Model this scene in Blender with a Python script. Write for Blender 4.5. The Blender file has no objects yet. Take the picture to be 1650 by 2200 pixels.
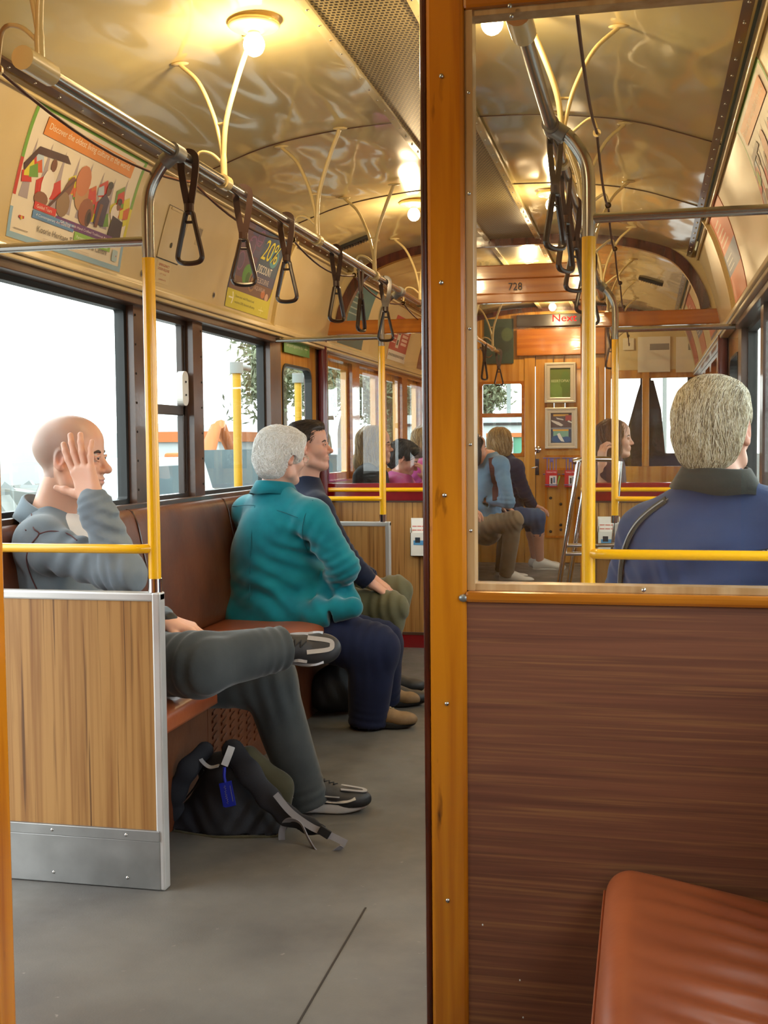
import bpy, bmesh, math, random
import numpy as np
from mathutils import Matrix, Vector, Euler
random.seed(7); np.random.seed(7)
PI = math.pi
SC = bpy.context.scene
COL = SC.collection

# ------------------------------------------------------------------ camera
CAMZ = 1.2; FPX = 2500.0
def cam_axes(yaw=12.65, pitch=3.28, roll=-.536):
    a, b, c = [math.radians(v) for v in (yaw, pitch, roll)]
    f = np.array([-math.sin(a)*math.cos(b), math.cos(a)*math.cos(b), -math.sin(b)])
    r = np.array([math.cos(a), math.sin(a), 0.0]); u = np.cross(r, f)
    return math.cos(c)*r+math.sin(c)*u, -math.sin(c)*r+math.cos(c)*u, f
RX, UX, WX = cam_axes()
cd = bpy.data.cameras.new('camera'); cam = bpy.data.objects.new('camera', cd); COL.objects.link(cam)
cam.matrix_world = Matrix(((RX[0], UX[0], -WX[0], 0), (RX[1], UX[1], -WX[1], 0), (RX[2], UX[2], -WX[2], CAMZ), (0, 0, 0, 1)))
cd.sensor_fit = 'VERTICAL'; cd.sensor_height = 36.0; cd.sensor_width = 27.0; cd.lens = 36.0*FPX/2200.0
cd.clip_start = .02; cd.clip_end = 400
SC.camera = cam
def P(px, py, X=None, Y=None, Z=None):      # a point of the tram measured on the photograph, at a known depth
    d = WX + RX*(px-825)/FPX - UX*(py-1100)/FPX
    t = X/d[0] if X is not None else Y/d[1] if Y is not None else (Z-CAMZ)/d[2]
    return np.array([d[0]*t, d[1]*t, CAMZ+d[2]*t])

# ------------------------------------------------------------------ light
SC.view_settings.view_transform = 'Standard'; SC.view_settings.look = 'None'
SC.view_settings.gamma = 1; SC.view_settings.use_curve_mapping = False
SC.view_settings.exposure = 0.35
w = bpy.data.worlds.new('overcast_sky'); SC.world = w; w.use_nodes = True
bg = w.node_tree.nodes['Background']; bg.inputs[0].default_value = (.93, .97, 1, 1); bg.inputs[1].default_value = 5.0
SC.cycles.use_denoising = True
SC.cycles.max_bounces = 10; SC.cycles.transparent_max_bounces = 24; SC.cycles.diffuse_bounces = 5
SC.cycles.sample_clamp_indirect = 6.0
SC.cycles.caustics_reflective = False; SC.cycles.caustics_refractive = False

# ------------------------------------------------------------------ materials
MATS = {}
def lin(c):
    if isinstance(c, str):
        c = [int(c[i:i+2], 16)/255. for i in (0, 2, 4)]
        c = [v/12.92 if v <= .04045 else ((v+.055)/1.055)**2.4 for v in c]
    return (c[0], c[1], c[2], 1)
def mat(name, col, rough=.5, metal=0, spec=.5, coat=0, coat_rough=.08, col2=None, vscale=(6, 6, 6), vcontrast=(.35, .65),
        vdist=0, vdetail=4, bump=0, bscale=(60, 60, 60), bdetail=3, emit=None, estr=0, alpha=None, sheen=0, sss=0, attr=None, col3=None, v3=(3, 3, 3), v3r=(.5, .7), rvar=0, bdist=0.002):
    m = bpy.data.materials.new(name); m.use_nodes = True; nt = m.node_tree; n = nt.nodes; L = nt.links
    b = n['Principled BSDF']
    b.inputs['Base Color'].default_value = lin(col); b.inputs['Roughness'].default_value = rough
    b.inputs['Metallic'].default_value = metal; b.inputs['Specular IOR Level'].default_value = spec
    b.inputs['Coat Weight'].default_value = coat; b.inputs['Coat Roughness'].default_value = coat_rough
    if sheen: b.inputs['Sheen Weight'].default_value = sheen; b.inputs['Sheen Roughness'].default_value = .4
    if sss:
        b.inputs['Subsurface Weight'].default_value = sss; b.inputs['Subsurface Radius'].default_value = (.012, .005, .003); b.inputs['Subsurface Scale'].default_value = 1
    tc = n.new('ShaderNodeTexCoord')
    def noise(sc, detail, dist=0, off=0):
        mp = n.new('ShaderNodeMapping'); mp.inputs['Scale'].default_value = sc; mp.inputs['Location'].default_value = (off, off, off)
        L.new(tc.outputs['Object'], mp.inputs[0])
        t = n.new('ShaderNodeTexNoise'); t.inputs['Scale'].default_value = 1; t.inputs['Detail'].default_value = detail; t.inputs['Distortion'].default_value = dist
        L.new(mp.outputs[0], t.inputs['Vector']); return t.outputs[0]
    src = None
    if attr:
        a = n.new('ShaderNodeAttribute'); a.attribute_name = attr; src = a.outputs['Color']
    if col2 is not None:
        f = noise(vscale, vdetail, vdist); r = n.new('ShaderNodeValToRGB')
        r.color_ramp.elements[0].position = vcontrast[0]; r.color_ramp.elements[1].position = vcontrast[1]
        L.new(f, r.inputs[0]); mx = n.new('ShaderNodeMix'); mx.data_type = 'RGBA'
        mx.inputs[6].default_value = lin(col); mx.inputs[7].default_value = lin(col2)
        if attr:
            mx.blend_type = 'MULTIPLY'; L.new(src, mx.inputs[6])
        L.new(r.outputs[0], mx.inputs[0]); src = mx.outputs[2]
    if col3 is not None:
        f = noise(v3, 5, .3, 7.3); r = n.new('ShaderNodeValToRGB')
        r.color_ramp.elements[0].position = v3r[0]; r.color_ramp.elements[1].position = v3r[1]
        L.new(f, r.inputs[0]); mx = n.new('ShaderNodeMix'); mx.data_type = 'RGBA'; mx.inputs[7].default_value = lin(col3)
        L.new(r.outputs[0], mx.inputs[0])
        if src: L.new(src, mx.inputs[6])
        else: mx.inputs[6].default_value = lin(col)
        src = mx.outputs[2]
    if src: L.new(src, b.inputs['Base Color'])
    if rvar:
        f = noise((9, 9, 9), 4, 0, 3); mr = n.new('ShaderNodeMapRange'); mr.inputs[3].default_value = max(0, rough-rvar); mr.inputs[4].default_value = rough+rvar
        mr.inputs[1].default_value = .3; mr.inputs[2].default_value = .7; L.new(f, mr.inputs[0]); L.new(mr.outputs[0], b.inputs['Roughness'])
    if bump:
        f = noise(bscale, bdetail, 0, 11); bp = n.new('ShaderNodeBump'); bp.inputs['Strength'].default_value = bump; bp.inputs['Distance'].default_value = bdist
        L.new(f, bp.inputs['Height']); L.new(bp.outputs[0], b.inputs['Normal'])
        if coat: L.new(bp.outputs[0], b.inputs['Coat Normal'])
    if emit is not None:
        b.inputs['Emission Color'].default_value = lin(emit); b.inputs['Emission Strength'].default_value = estr
    MATS[name] = m; return m
def glass(name, tint=(1, 1, 1), refl=.06, haze=0, hazecol='ffffff', rough=.0, ior=1.45):
    m = bpy.data.materials.new(name); m.use_nodes = True; nt = m.node_tree; n = nt.nodes; L = nt.links
    for q in list(n): n.remove(q)
    o = n.new('ShaderNodeOutputMaterial'); t = n.new('ShaderNodeBsdfTransparent'); t.inputs[0].default_value = (*tint, 1)
    g = n.new('ShaderNodeBsdfGlossy'); g.inputs['Roughness'].default_value = rough
    fr = n.new('ShaderNodeFresnel'); fr.inputs[0].default_value = ior
    ma = n.new('ShaderNodeMath'); ma.operation = 'MULTIPLY_ADD'; ma.inputs[1].default_value = 1.0; ma.inputs[2].default_value = refl-.04; ma.use_clamp = True
    L.new(fr.outputs[0], ma.inputs[0])
    mx = n.new('ShaderNodeMixShader'); ge = n.new('ShaderNodeNewGeometry'); ib = n.new('ShaderNodeMath'); ib.operation = 'SUBTRACT'; ib.inputs[0].default_value = 1; L.new(ge.outputs['Backfacing'], ib.inputs[1]); mu = n.new('ShaderNodeMath'); mu.operation = 'MULTIPLY'; L.new(ma.outputs[0], mu.inputs[0]); L.new(ib.outputs[0], mu.inputs[1]); L.new(mu.outputs[0], mx.inputs[0]); L.new(t.outputs[0], mx.inputs[1]); L.new(g.outputs[0], mx.inputs[2])
    out = mx.outputs[0]
    if haze:
        d = n.new('ShaderNodeBsdfDiffuse'); d.inputs[0].default_value = lin(hazecol)
        tc = n.new('ShaderNodeTexCoord'); ns = n.new('ShaderNodeTexNoise'); ns.inputs['Scale'].default_value = 5; ns.inputs['Detail'].default_value = 6
        L.new(tc.outputs['Object'], ns.inputs['Vector'])
        mr = n.new('ShaderNodeMapRange'); mr.inputs[1].default_value = .35; mr.inputs[2].default_value = .8; mr.inputs[3].default_value = haze*.4; mr.inputs[4].default_value = haze*2
        L.new(ns.outputs[0], mr.inputs[0]); m2 = n.new('ShaderNodeMixShader'); L.new(mr.outputs[0], m2.inputs[0]); L.new(out, m2.inputs[1]); L.new(d.outputs[0], m2.inputs[2]); out = m2.outputs[0]
    L.new(out, o.inputs[0]); MATS[name] = m; return m

mat('cream', 'd8c992', .16, coat=.6, coat_rough=.06, bump=.9, bscale=(4, 1.8, 4), bdetail=1.2, bdist=.03, col2='ccb988', vscale=(2, 2, 2), spec=.6)
mat('cream_cove', 'd9c79a', .28, coat=.3, bump=.2, bscale=(4, 4, 4), bdist=.01, col2='cfbb8b', vscale=(3, 3, 3))
mat('cream_strut', 'd8c38e', .3, coat=.4)
mat('grille', '8f8157', .45, metal=.3)
mat('varnish', 'c87a16', .2, coat=.6, coat_rough=.08, col2='9a4c0c', vscale=(26, 26, 1.4), vcontrast=(.42, .75), vdist=.6, vdetail=6, bump=.12, bscale=(30, 30, 3), col3='4a2008', v3=(22, 22, 5), v3r=(.66, .74))
mat('varnish_h', 'b9701f', .18, coat=.8, coat_rough=.06, col2='8c4510', vscale=(1.4, 20, 26), vcontrast=(.4, .75), vdist=.6, vdetail=6, bump=.15, bscale=(3, 30, 30))
mat('varnish_light', 'd19a44', .22, coat=.6, col2='a86a20', vscale=(24, 24, 1.6), vcontrast=(.4, .75), vdist=.5, vdetail=5)
mat('dark_edge', '5a2410', .22, coat=.7, col2='35120a', vscale=(30, 30, 4))
mat('bead', 'c9a77c', .3, coat=.4, col2='ae8656', vscale=(30, 30, 3))
mat('brown_paint', '5b4030', .32, coat=.35, col2='4a3226', vscale=(8, 8, 8), bump=.1)
mat('brown_dark', '33241c', .4, coat=.2)
mat('batten', '4e3020', .3, coat=.5, col2='3a2015', vscale=(8, 8, 8))
mat('maroon', '5d1420', .2, coat=.7)
mat('red_paint', '8e0f18', .22, coat=.6, col2='7c0a14', vscale=(8, 8, 8))
mat('oak', 'a67c46', .4, col2='84592c', vscale=(42, 42, 1.1), vcontrast=(.44, .7), vdist=1.1, vdetail=7, col3='5e3e1e', v3=(95, 95, 1.4), v3r=(.58, .68), spec=.4)
mat('walnut', '80503a', .45, col2='694030', vscale=(1.6, 60, 85), vcontrast=(.34, .68), vdist=.7, vdetail=8, col3='91633f', v3=(3, 80, 190), v3r=(.50, .74), spec=.35)
mat('aluminium', 'c4c4c0', .42, metal=.5, rvar=.1)
mat('alu_sheet', '9c9d9a', .42, metal=.75, col2='8a8b88', vscale=(7, 7, 7), rvar=.1)
mat('chrome', 'b5b4b0', .22, metal=1)
mat('bright_chrome', 'e0e0e0', .08, metal=1)
mat('yellow', 'f0b400', .3, coat=.5, spec=.5)
mat('leather', '6e3d20', .42, col2='5a2f18', vscale=(5, 5, 5), bump=.35, bscale=(9, 9, 9), bdist=.01, coat=.2, coat_rough=.3)
mat('seat_leather', 'aa5a32', .38, col2='944a28', vscale=(5, 5, 5), bump=.3, bscale=(12, 12, 12), bdist=.006, coat=.25, coat_rough=.25)
mat('lino', '6a6862', .5, col2='575551', vscale=(3, 3, 3), vcontrast=(.35, .7), vdetail=9, bump=.15, bscale=(200, 200, 200), col3='8e8b82', v3=(35, 35, 35), v3r=(.72, .8), rvar=.12, spec=.35)
mat('strap', '3a2218', .4, coat=.2)
mat('handle', '2c1b14', .3, coat=.4)
mat('cord', '5a3520', .6)
mat('black_rubber', '1a1c1c', .5)
mat('dark_vent', '1c1814', .6)
mat('white_plastic', 'dcdcd6', .4)
mat('screw', 'c8c8c4', .25, metal=1)
mat('bulb', 'fff6e0', .4, emit=(1, .82, .5), estr=26)
mat('lamp_dish', 'e8cf90', .3, coat=.4)
mat('led', '300000', .8, spec=0, emit=(1, .01, .01), estr=2.6)
mat('led_back', '201410', .3)
mat('asphalt', '7c7a74', .9, col2='716f6a', vscale=(.6, .6, .6))
mat('concrete', '7e827e', .9, col2='686d68', vscale=(.8, .8, .8))
glass('pane', (.93, .97, .96), .07)
glass('pane_near', (.94, .95, .93), .085, haze=.008, hazecol='e8e4dc')
glass('pane_bulkhead', (.95, .96, .94), .09, haze=.006)
def flat(h, r=.45, **k):
    nm = 'paint_'+h
    return nm if nm in MATS else (mat(nm, h, r, **k) and nm)

# ------------------------------------------------------------------ mesh helpers
def v3(p): return np.array(p, float)
class MB:
    def __init__(s): s.v = []; s.f = []; s.m = []; s.s = []; s.n = 0
    def add(s, vs, fs, mi=0, smooth=False):
        k = s.n; s.v.extend([tuple(map(float, p)) for p in vs]); s.n += len(vs)
        for f in fs: s.f.append([i+k for i in f]); s.m.append(mi); s.s.append(smooth)
        return s
    def box(s, x0, x1, y0, y1, z0, z1, mi=0):
        v = [(x, y, z) for z in (z0, z1) for y in (y0, y1) for x in (x0, x1)]
        return s.add(v, [(0, 2, 3, 1), (4, 5, 7, 6), (0, 1, 5, 4), (2, 6, 7, 3), (0, 4, 6, 2), (1, 3, 7, 5)], mi)
    def obox(s, c, ax, ay, az, mi=0):       # oriented box, half vectors
        c, ax, ay, az = map(v3, (c, ax, ay, az))
        v = [c+i*ax+j*ay+k*az for k in (-1, 1) for j in (-1, 1) for i in (-1, 1)]
        return s.add(v, [(0, 2, 3, 1), (4, 5, 7, 6), (0, 1, 5, 4), (2, 6, 7, 3), (0, 4, 6, 2), (1, 3, 7, 5)], mi)
    def tube(s, pts, r, n=12, mi=0, cap=True, sec=None, up=None):
        pts = [v3(p) for p in pts]; N = len(pts)
        rs = r if hasattr(r, '__len__') else [r]*N
        T = [pts[min(i+1, N-1)]-pts[max(i-1, 0)] for i in range(N)]
        T = [t/(np.linalg.norm(t)+1e-12) for t in T]
        a = v3(up) if up is not None else (v3((0, 0, 1)) if abs(T[0][2]) < .9 else v3((1, 0, 0)))
        vs = []
        for i in range(N):
            a = a-T[i]*(a@T[i]); a /= np.linalg.norm(a)+1e-12; b = np.cross(T[i], a)
            for k in range(n):
                if sec: u, w_ = sec[k]
                else: u, w_ = math.cos(2*PI*k/n), math.sin(2*PI*k/n)
                vs.append(pts[i]+(a*u+b*w_)*rs[i])
        fs = [(i*n+k, i*n+(k+1) % n, (i+1)*n+(k+1) % n, (i+1)*n+k) for i in range(N-1) for k in range(n)]
        s.add(vs, fs, mi, sec is None)
        if cap:
            s.add(vs[:n], [list(range(n))[::-1]], mi); s.add(vs[-n:], [list(range(n))], mi)
        return s
    def ribbon(s, pts, w, t, up, mi=0):
        sec = [(t/w, 1), (-t/w, 1), (-t/w, -1), (t/w, -1)]
        return s.tube(pts, w, 4, mi, True, sec, up)
    def lathe(s, prof, c, axis=(0, 0, 1), n=24, mi=0):
        c = v3(c); ax = v3(axis); ax /= np.linalg.norm(ax)
        a = np.cross(ax, (0, 0, 1)) if abs(ax[2]) < .9 else np.cross(ax, (1, 0, 0)); a /= np.linalg.norm(a); b = np.cross(ax, a)
        vs = [c+ax*h+(a*math.cos(2*PI*k/n)+b*math.sin(2*PI*k/n))*r for r, h in prof for k in range(n)]
        fs = [(i*n+k, i*n+(k+1) % n, (i+1)*n+(k+1) % n, (i+1)*n+k) for i in range(len(prof)-1) for k in range(n)]
        s.add(vs, fs, mi, True)
        for i in (0, len(prof)-1):
            if prof[i][0] > 1e-5: s.add(vs[i*n:(i+1)*n], [list(range(n)) if i else list(range(n))[::-1]], mi)
        return s
    def ell(s, c, r, R=None, n=16, mi=0):
        c = v3(c); r = v3(r) if hasattr(r, '__len__') else v3((r, r, r)); vs = []; h = n//2
        for i in range(h+1):
            t = PI*i/h
            for k in range(n):
                p = v3((math.sin(t)*math.cos(2*PI*k/n), math.sin(t)*math.sin(2*PI*k/n), math.cos(t)))*r
                vs.append(c+(R@p if R is not None else p))
        return s.add(vs, [(i*n+k, (i+1)*n+k, (i+1)*n+(k+1) % n, i*n+(k+1) % n) for i in range(h) for k in range(n)], mi, True)
    def prism(s, poly, fn0, fn1, mi=0, smooth_side=False):      # outline poly in 2d, fn maps (u,v) to 3d at each end
        a = [fn0(u, v) for u, v in poly]; b = [fn1(u, v) for u, v in poly]; n = len(poly)
        s.add(a, [list(range(n))[::-1]], mi); s.add(b, [list(range(n))], mi)
        return s.add(a+b, [(i, (i+1) % n, n+(i+1) % n, n+i) for i in range(n)], mi, smooth_side)
    def frame(s, outer, inner, fn0, fn1, mi=0):                  # ring between two outlines of equal length
        n = len(outer); A = [fn0(*p) for p in outer]+[fn0(*p) for p in inner]+[fn1(*p) for p in outer]+[fn1(*p) for p in inner]
        fs = []
        for i in range(n):
            j = (i+1) % n
            fs += [(i, n+i, n+j, j), (2*n+i, 2*n+j, 3*n+j, 3*n+i), (i, j, 2*n+j, 2*n+i), (n+i, 3*n+i, 3*n+j, n+j)]
        return s.add(A, fs, mi)
    def grid(s, fn, nu, nv, mi=0, smooth=True, flip=False):
        vs = [fn(i/nu, j/nv) for j in range(nv+1) for i in range(nu+1)]
        fs = [(j*(nu+1)+i, j*(nu+1)+i+1, (j+1)*(nu+1)+i+1, (j+1)*(nu+1)+i) for j in range(nv) for i in range(nu)]
        if flip: fs = [f[::-1] for f in fs]
        return s.add(vs, fs, mi, smooth)
    def build(s, name, mats, parent=None, bevel=0, origin='base', fix=True):
        if isinstance(mats, str): mats = [mats]
        V = np.array(s.v)
        lo, hi = V.min(0), V.max(0)
        o = v3(((lo[0]+hi[0])/2, (lo[1]+hi[1])/2, lo[2])) if origin == 'base' else v3(origin)
        me = bpy.data.meshes.new(name); me.from_pydata([tuple(p) for p in (V-o)], [], s.f)
        for m in mats: me.materials.append(MATS[m])
        me.polygons.foreach_set('material_index', s.m); me.polygons.foreach_set('use_smooth', s.s)
        me.update()
        if fix:
            bm = bmesh.new(); bm.from_mesh(me); bmesh.ops.recalc_face_normals(bm, faces=bm.faces); bm.to_mesh(me); bm.free()
        ob = bpy.data.objects.new(name, me); COL.objects.link(ob)
        off = v3(parent['_w']) if parent is not None and '_w' in parent else v3((0, 0, 0))
        ob.location = tuple(o-off)
        ob['_w'] = [float(q) for q in o]
        if parent is not None: ob.parent = parent
        if bevel:
            b = ob.modifiers.new('bevel', 'BEVEL'); b.width = bevel; b.segments = 2; b.limit_method = 'ANGLE'; b.angle_limit = .6
        return ob
def thing(name, label, cat, loc, group=None):
    o = bpy.data.objects.new(name, None); COL.objects.link(o); o.location = tuple(map(float, loc)); o.empty_display_size = .05
    o['_w'] = [float(q) for q in loc]; o['label'] = label; o['category'] = cat
    if group: o['group'] = group
    return o
def tag(o, label, cat, group=None):
    o['label'] = label; o['category'] = cat
    if group: o['group'] = group
    return o
def struct(o, label=None):
    o['kind'] = 'structure'
    if label: o['label'] = label
    return o
def dup(root, loc, label, rotz=None, scale=None):
    r = root.copy(); COL.objects.link(r); r.location = tuple(map(float, loc)); r['label'] = label
    if rotz is not None: r.rotation_euler = (0, 0, rotz)
    if scale: r.scale = scale
    for ch in list(root.children):
        c = ch.copy(); COL.objects.link(c); c.parent = r
        for g in ch.children:
            d = g.copy(); COL.objects.link(d); d.parent = c
    return r
_tx = {}
def text_geo(t):
    if t in _tx: return _tx[t]
    cu = bpy.data.curves.new('t', 'FONT'); cu.body = t; cu.size = 1; cu.resolution_u = 3
    o = bpy.data.objects.new('t', cu); COL.objects.link(o)
    dg = bpy.context.evaluated_depsgraph_get(); me = bpy.data.meshes.new_from_object(o.evaluated_get(dg))
    V = np.array([tuple(v.co) for v in me.vertices]); Fc = [list(p.vertices) for p in me.polygons]
    bpy.data.objects.remove(o); bpy.data.curves.remove(cu); bpy.data.meshes.remove(me)
    V[:, :2] -= V[:, :2].min(0); _tx[t] = (V, Fc, V[:, 0].max(), V[:, 1].max()); return _tx[t]
def put_text(mb, t, fn, u, v, h, mi, w=None, slant=0):      # fn(u,v)->3d; text box with lower left u,v, cap height h, width w
    V, Fc, W_, H_ = text_geo(t); sx = (w/W_) if w else h/H_; sy = h/H_
    mb.add([fn(u+p[0]*sx+slant*p[1]*sy, v+p[1]*sy) for p in V], Fc, mi)
def rrect(u0, v0, u1, v1, r, n=5):
    o = []
    for cx, cy, a in ((u1-r, v0+r, -90), (u1-r, v1-r, 0), (u0+r, v1-r, 90), (u0+r, v0+r, 180)):
        for i in range(n+1):
            t = math.radians(a+90*i/n); o.append((cx+r*math.cos(t), cy+r*math.sin(t)))
    return o
def smooth_path(pts, n=8):       # Catmull-Rom
    p = [v3(q) for q in pts]; p = [2*p[0]-p[1]]+p+[2*p[-1]-p[-2]]; o = []
    for i in range(1, len(p)-2):
        for k in range(n):
            t = k/n; a, b, c, d = p[i-1], p[i], p[i+1], p[i+2]
            o.append(.5*((2*b)+(c-a)*t+(2*a-5*b+4*c-d)*t*t+(3*b-a-3*c+d)*t**3))
    return o+[p[-2]]
# ------------------------------------------------------------------ the tram body
XC = -.72; XL = -1.88; XR = .44; YB = 6.72; YE = 10.2; ZF = .16; Y0 = -1.6; YP = 2.0
PROF = [(0, 2.39), (.15, 2.389), (.3, 2.384), (.45, 2.371), (.6, 2.35), (.72, 2.323), (.82, 2.29), (.9, 2.262), (.975, 2.235)]
COVE = [(.995, 2.245), (1.02, 2.205), (1.048, 2.145), (1.075, 2.07), (1.098, 1.995), (1.118, 1.92), (1.132, 1.85), (1.142, 1.79)]
def sheet(prof, ya, yb, ny=24, th=.025, mirror=True):
    mb = MB(); pts = [(XC-d, z) for d, z in prof]
    if mirror: pts = pts[::-1]+[(XC+d, z) for d, z in prof[1 if prof[0][0] == 0 else 0:]]
    sm = smooth_path([(p[0], 0, p[1]) for p in pts], 4); n = len(sm)-1
    mb.grid(lambda u, v: (sm[min(n, round(u*n))][0], ya+(yb-ya)*v, sm[min(n, round(u*n))][2]), n, ny)
    return mb
o = sheet(PROF, Y0, YE, 40).build('ceiling', 'cream', fix=False); struct(o, 'glossy cream enamelled arched tram ceiling')
sl = o.modifiers.new('t', 'SOLIDIFY'); sl.thickness = .03; sl.offset = 1
for sgn, nm in ((-1, 'left'), (1, 'right')):
    mb = MB(); pts = smooth_path([(XC+sgn*d, 0, z) for d, z in COVE], 4); n = len(pts)-1
    mb.grid(lambda u, v: (pts[round(u*n)][0], Y0+(YE-Y0)*v, pts[round(u*n)][2]), n, 40)
    o = mb.build('trim_1' if sgn < 0 else 'trim_2', 'cream_cove', fix=False); struct(o, 'curved cream cove panel above the %s windows' % nm)
    sl = o.modifiers.new('t', 'SOLIDIFY'); sl.thickness = .02; sl.offset = 0
# floor
mb = MB(); mb.box(XL-.08, XR+.08, Y0, YE+1.3, -.06, 0); struct(mb.build('floor', 'lino'), 'grey worn tram floor')
mb = MB()
for a, b in (((-.45, 1.4), (-.62, 2.9)),):
    pa, pb = P(640, 2200, Z=0), P(780, 1960, Z=0); d = pb-pa
    mb.ribbon([pa-d*.3+v3((0, 0, .0005)), pb+d*.05+v3((0, 0, .0005))], .0022, .001, (0, 0, 1))
struct(mb.build('trim_3', 'dark_vent'), 'thin seam in the grey floor')
# side walls: list of window openings (y0, y1)
WIN = [(-1.3, -.4), (-.25, .75), (.9, 1.85), (2.98, 4.10), (4.22, 4.69), (4.80, 5.74), (6.86, 7.46), (7.66, 8.3), (8.5, 9.08), (9.27, 9.84)]
DOORS = [(2.1, 2.82), (5.92, 6.6)]
def wall(sgn, nm):
    xa, xb = (XL-.075, XL) if sgn < 0 else (XR, XR+.075)
    mb = MB(); ops = sorted([(a, b, .985, 1.735) for a, b in WIN]+[(a, b, 0, 1.82) for a, b in DOORS])
    y = Y0
    for a, b, z0, z1 in ops:
        mi = 1 if a > 6.5 else 0
        mb.box(xa, xb, y, a, 0, 1.86, 1 if y > 6.7 else 0)
        if z0: mb.box(xa, xb, a, b, 0, z0, mi)
        mb.box(xa, xb, a, b, z1, 1.86, mi); y = b
    mb.box(xa, xb, y, YE, 0, 1.86, 1)
    mb.box(xa, xb, Y0, YE, 1.86, 2.34, 2)
    ro = MB(); s_ = sgn
    o = mb.build('wall_'+nm, ['brown_paint', 'varnish_h', 'cream_cove']); struct(o, 'brown painted %s side wall of the tram saloon' % nm)
    # roof closure and cornice ledge
    mb = MB(); xi = XC+s_*.95; xo = XC+s_*1.235
    mb.box(min(xi, xo), max(xi, xo), Y0, YE, 2.33, 2.36)
    struct(mb.build('trim_%d' % (4 if s_ < 0 else 5), 'dark_vent'), 'roof edge')
    mb = MB()
    x1 = XC+s_*1.105
    mb.prism([(x1, 1.782), (XC+s_*1.16, 1.782), (XC+s_*1.16, 1.83), (XC+s_*1.135, 1.83), (x1, 1.805)], lambda u, v: (u, Y0, v), lambda u, v: (u, YE, v))
    mb.box(min(x1+s_*.01, xb if s_ < 0 else xa), max(x1+s_*.01, xb if s_ < 0 else xa), Y0, YE, 1.765, 1.782)
    struct(mb.build('trim_%d' % (6 if s_ < 0 else 7), 'cream_cove', bevel=.004), 'cream cornice ledge above the %s windows' % nm)
    mb = MB(); x2 = XC+s_*1.135
    for ya, yb in ((Y0, 5.8),):
        mb.box(min(x2, XC+s_*1.165), max(x2, XC+s_*1.165), ya, yb, 1.735, 1.766)
        mb.box(min(x2, XC+s_*1.165), max(x2, XC+s_*1.165), 2.84, yb, .95, .99)
    struct(mb.build('trim_%d' % (8 if s_ < 0 else 9), 'brown_paint', bevel=.003), 'brown window rail of the %s wall' % nm)
    # brown batten between ceiling and cove with screws
    mb = MB(); c = v3((XC+s_*.955, 0, 2.232))
    mb.obox((c[0], (Y0+YE)/2, c[2]), (.0125, 0, -.0045*s_), (0, (YE-Y0)/2, 0), (0.002*s_, 0, .005), 0)
    mb.tube([(XC+s_*.995, Y0, 2.212), (XC+s_*.995, YE, 2.212)], .007, 8, 1)
    y = 2.2
    while y < 11:
        mb.ell((c[0], y, c[2]-.007), (.005, .005, .003), n=8, mi=2); y += .14
    struct(mb.build('trim_%d' % (10 if s_ < 0 else 11), ['batten', 'cream_strut', 'screw']), 'brown batten along the %s edge of the ceiling' % nm)
wall(-1, 'left'); wall(1, 'right')
# windows
def window(i, sgn, a, b, z0, z1, m, fr=.022, split=False, rounded=False, nopane=False):
    xo = XC+sgn*1.228; xi = XC+sgn*1.19
    mb = MB(); r = .06 if rounded else .012
    fn0 = lambda u, v: (xo-sgn*.0, u, v)
    fn1 = lambda u, v: (xi, u, v)
    mb.frame(rrect(a, z0, b, z1, .002), rrect(a+fr, z0+fr, b-fr, z1-fr, r), fn0, fn1)
    o = mb.build('window_%d' % i, m); struct(o)
    xg = XC+sgn*1.212
    if not nopane:
        g = MB().box(min(xg, xg+sgn*.004), max(xg, xg+sgn*.004), a+fr-.004, b-fr+.004, z0+fr-.004, z1-fr+.004).build('pane', 'pane', o)
    return o
k = 1
for sgn in (-1, 1):
    for (a, b) in WIN:
        far = a > 6.5
        o = window(k, sgn, a, b, .985, 1.735, 'varnish_light' if far else 'black_rubber' if (a, b) != (4.22, 4.69) else 'brown_dark', .045 if far else .02)
        o['label'] = 'tall timber framed window of the far saloon' if far else 'side window with black rubber edged pane'
        if a == 4.22:
            mb = MB(); x = XC+sgn*1.195
            mb.box(min(x, x+sgn*.03), max(x, x+sgn*.03), a+.015, b-.015, 1.335, 1.375)
            for q in (a+.01, b-.035): mb.box(min(x, x+sgn*.028), max(x, x+sgn*.028), q, q+.028, .99, 1.73)
            mb.build('sash_bar', 'brown_dark', o, bevel=.003)
            if sgn < 0:
                mb = MB(); mb.prism(rrect(4.60, 1.375, 4.665, 1.52, .028), lambda u, v: (x-.005, u, v), lambda u, v: (x+.022, u, v))
                for z in (1.42, 1.475): mb.ell((x+.024, 4.633, z), (.004, .005, .005), n=8, mi=1)
                mb.build('sash_catch', ['white_plastic', 'dark_vent'], o, bevel=.004)
        k += 1
# near side brown posts carry black bolts on their faces
mb = MB()
for y, zz in ((4.15, 7), (4.76, 7)):
    for j in range(zz): mb.ell((XL+.001, y-.035 if y < 4.5 else y+.02, 1.04+j*.11), (.003, .005, .005), n=8)
struct(mb.build('trim_12', 'dark_vent'), 'bolts on the brown window posts')
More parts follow.
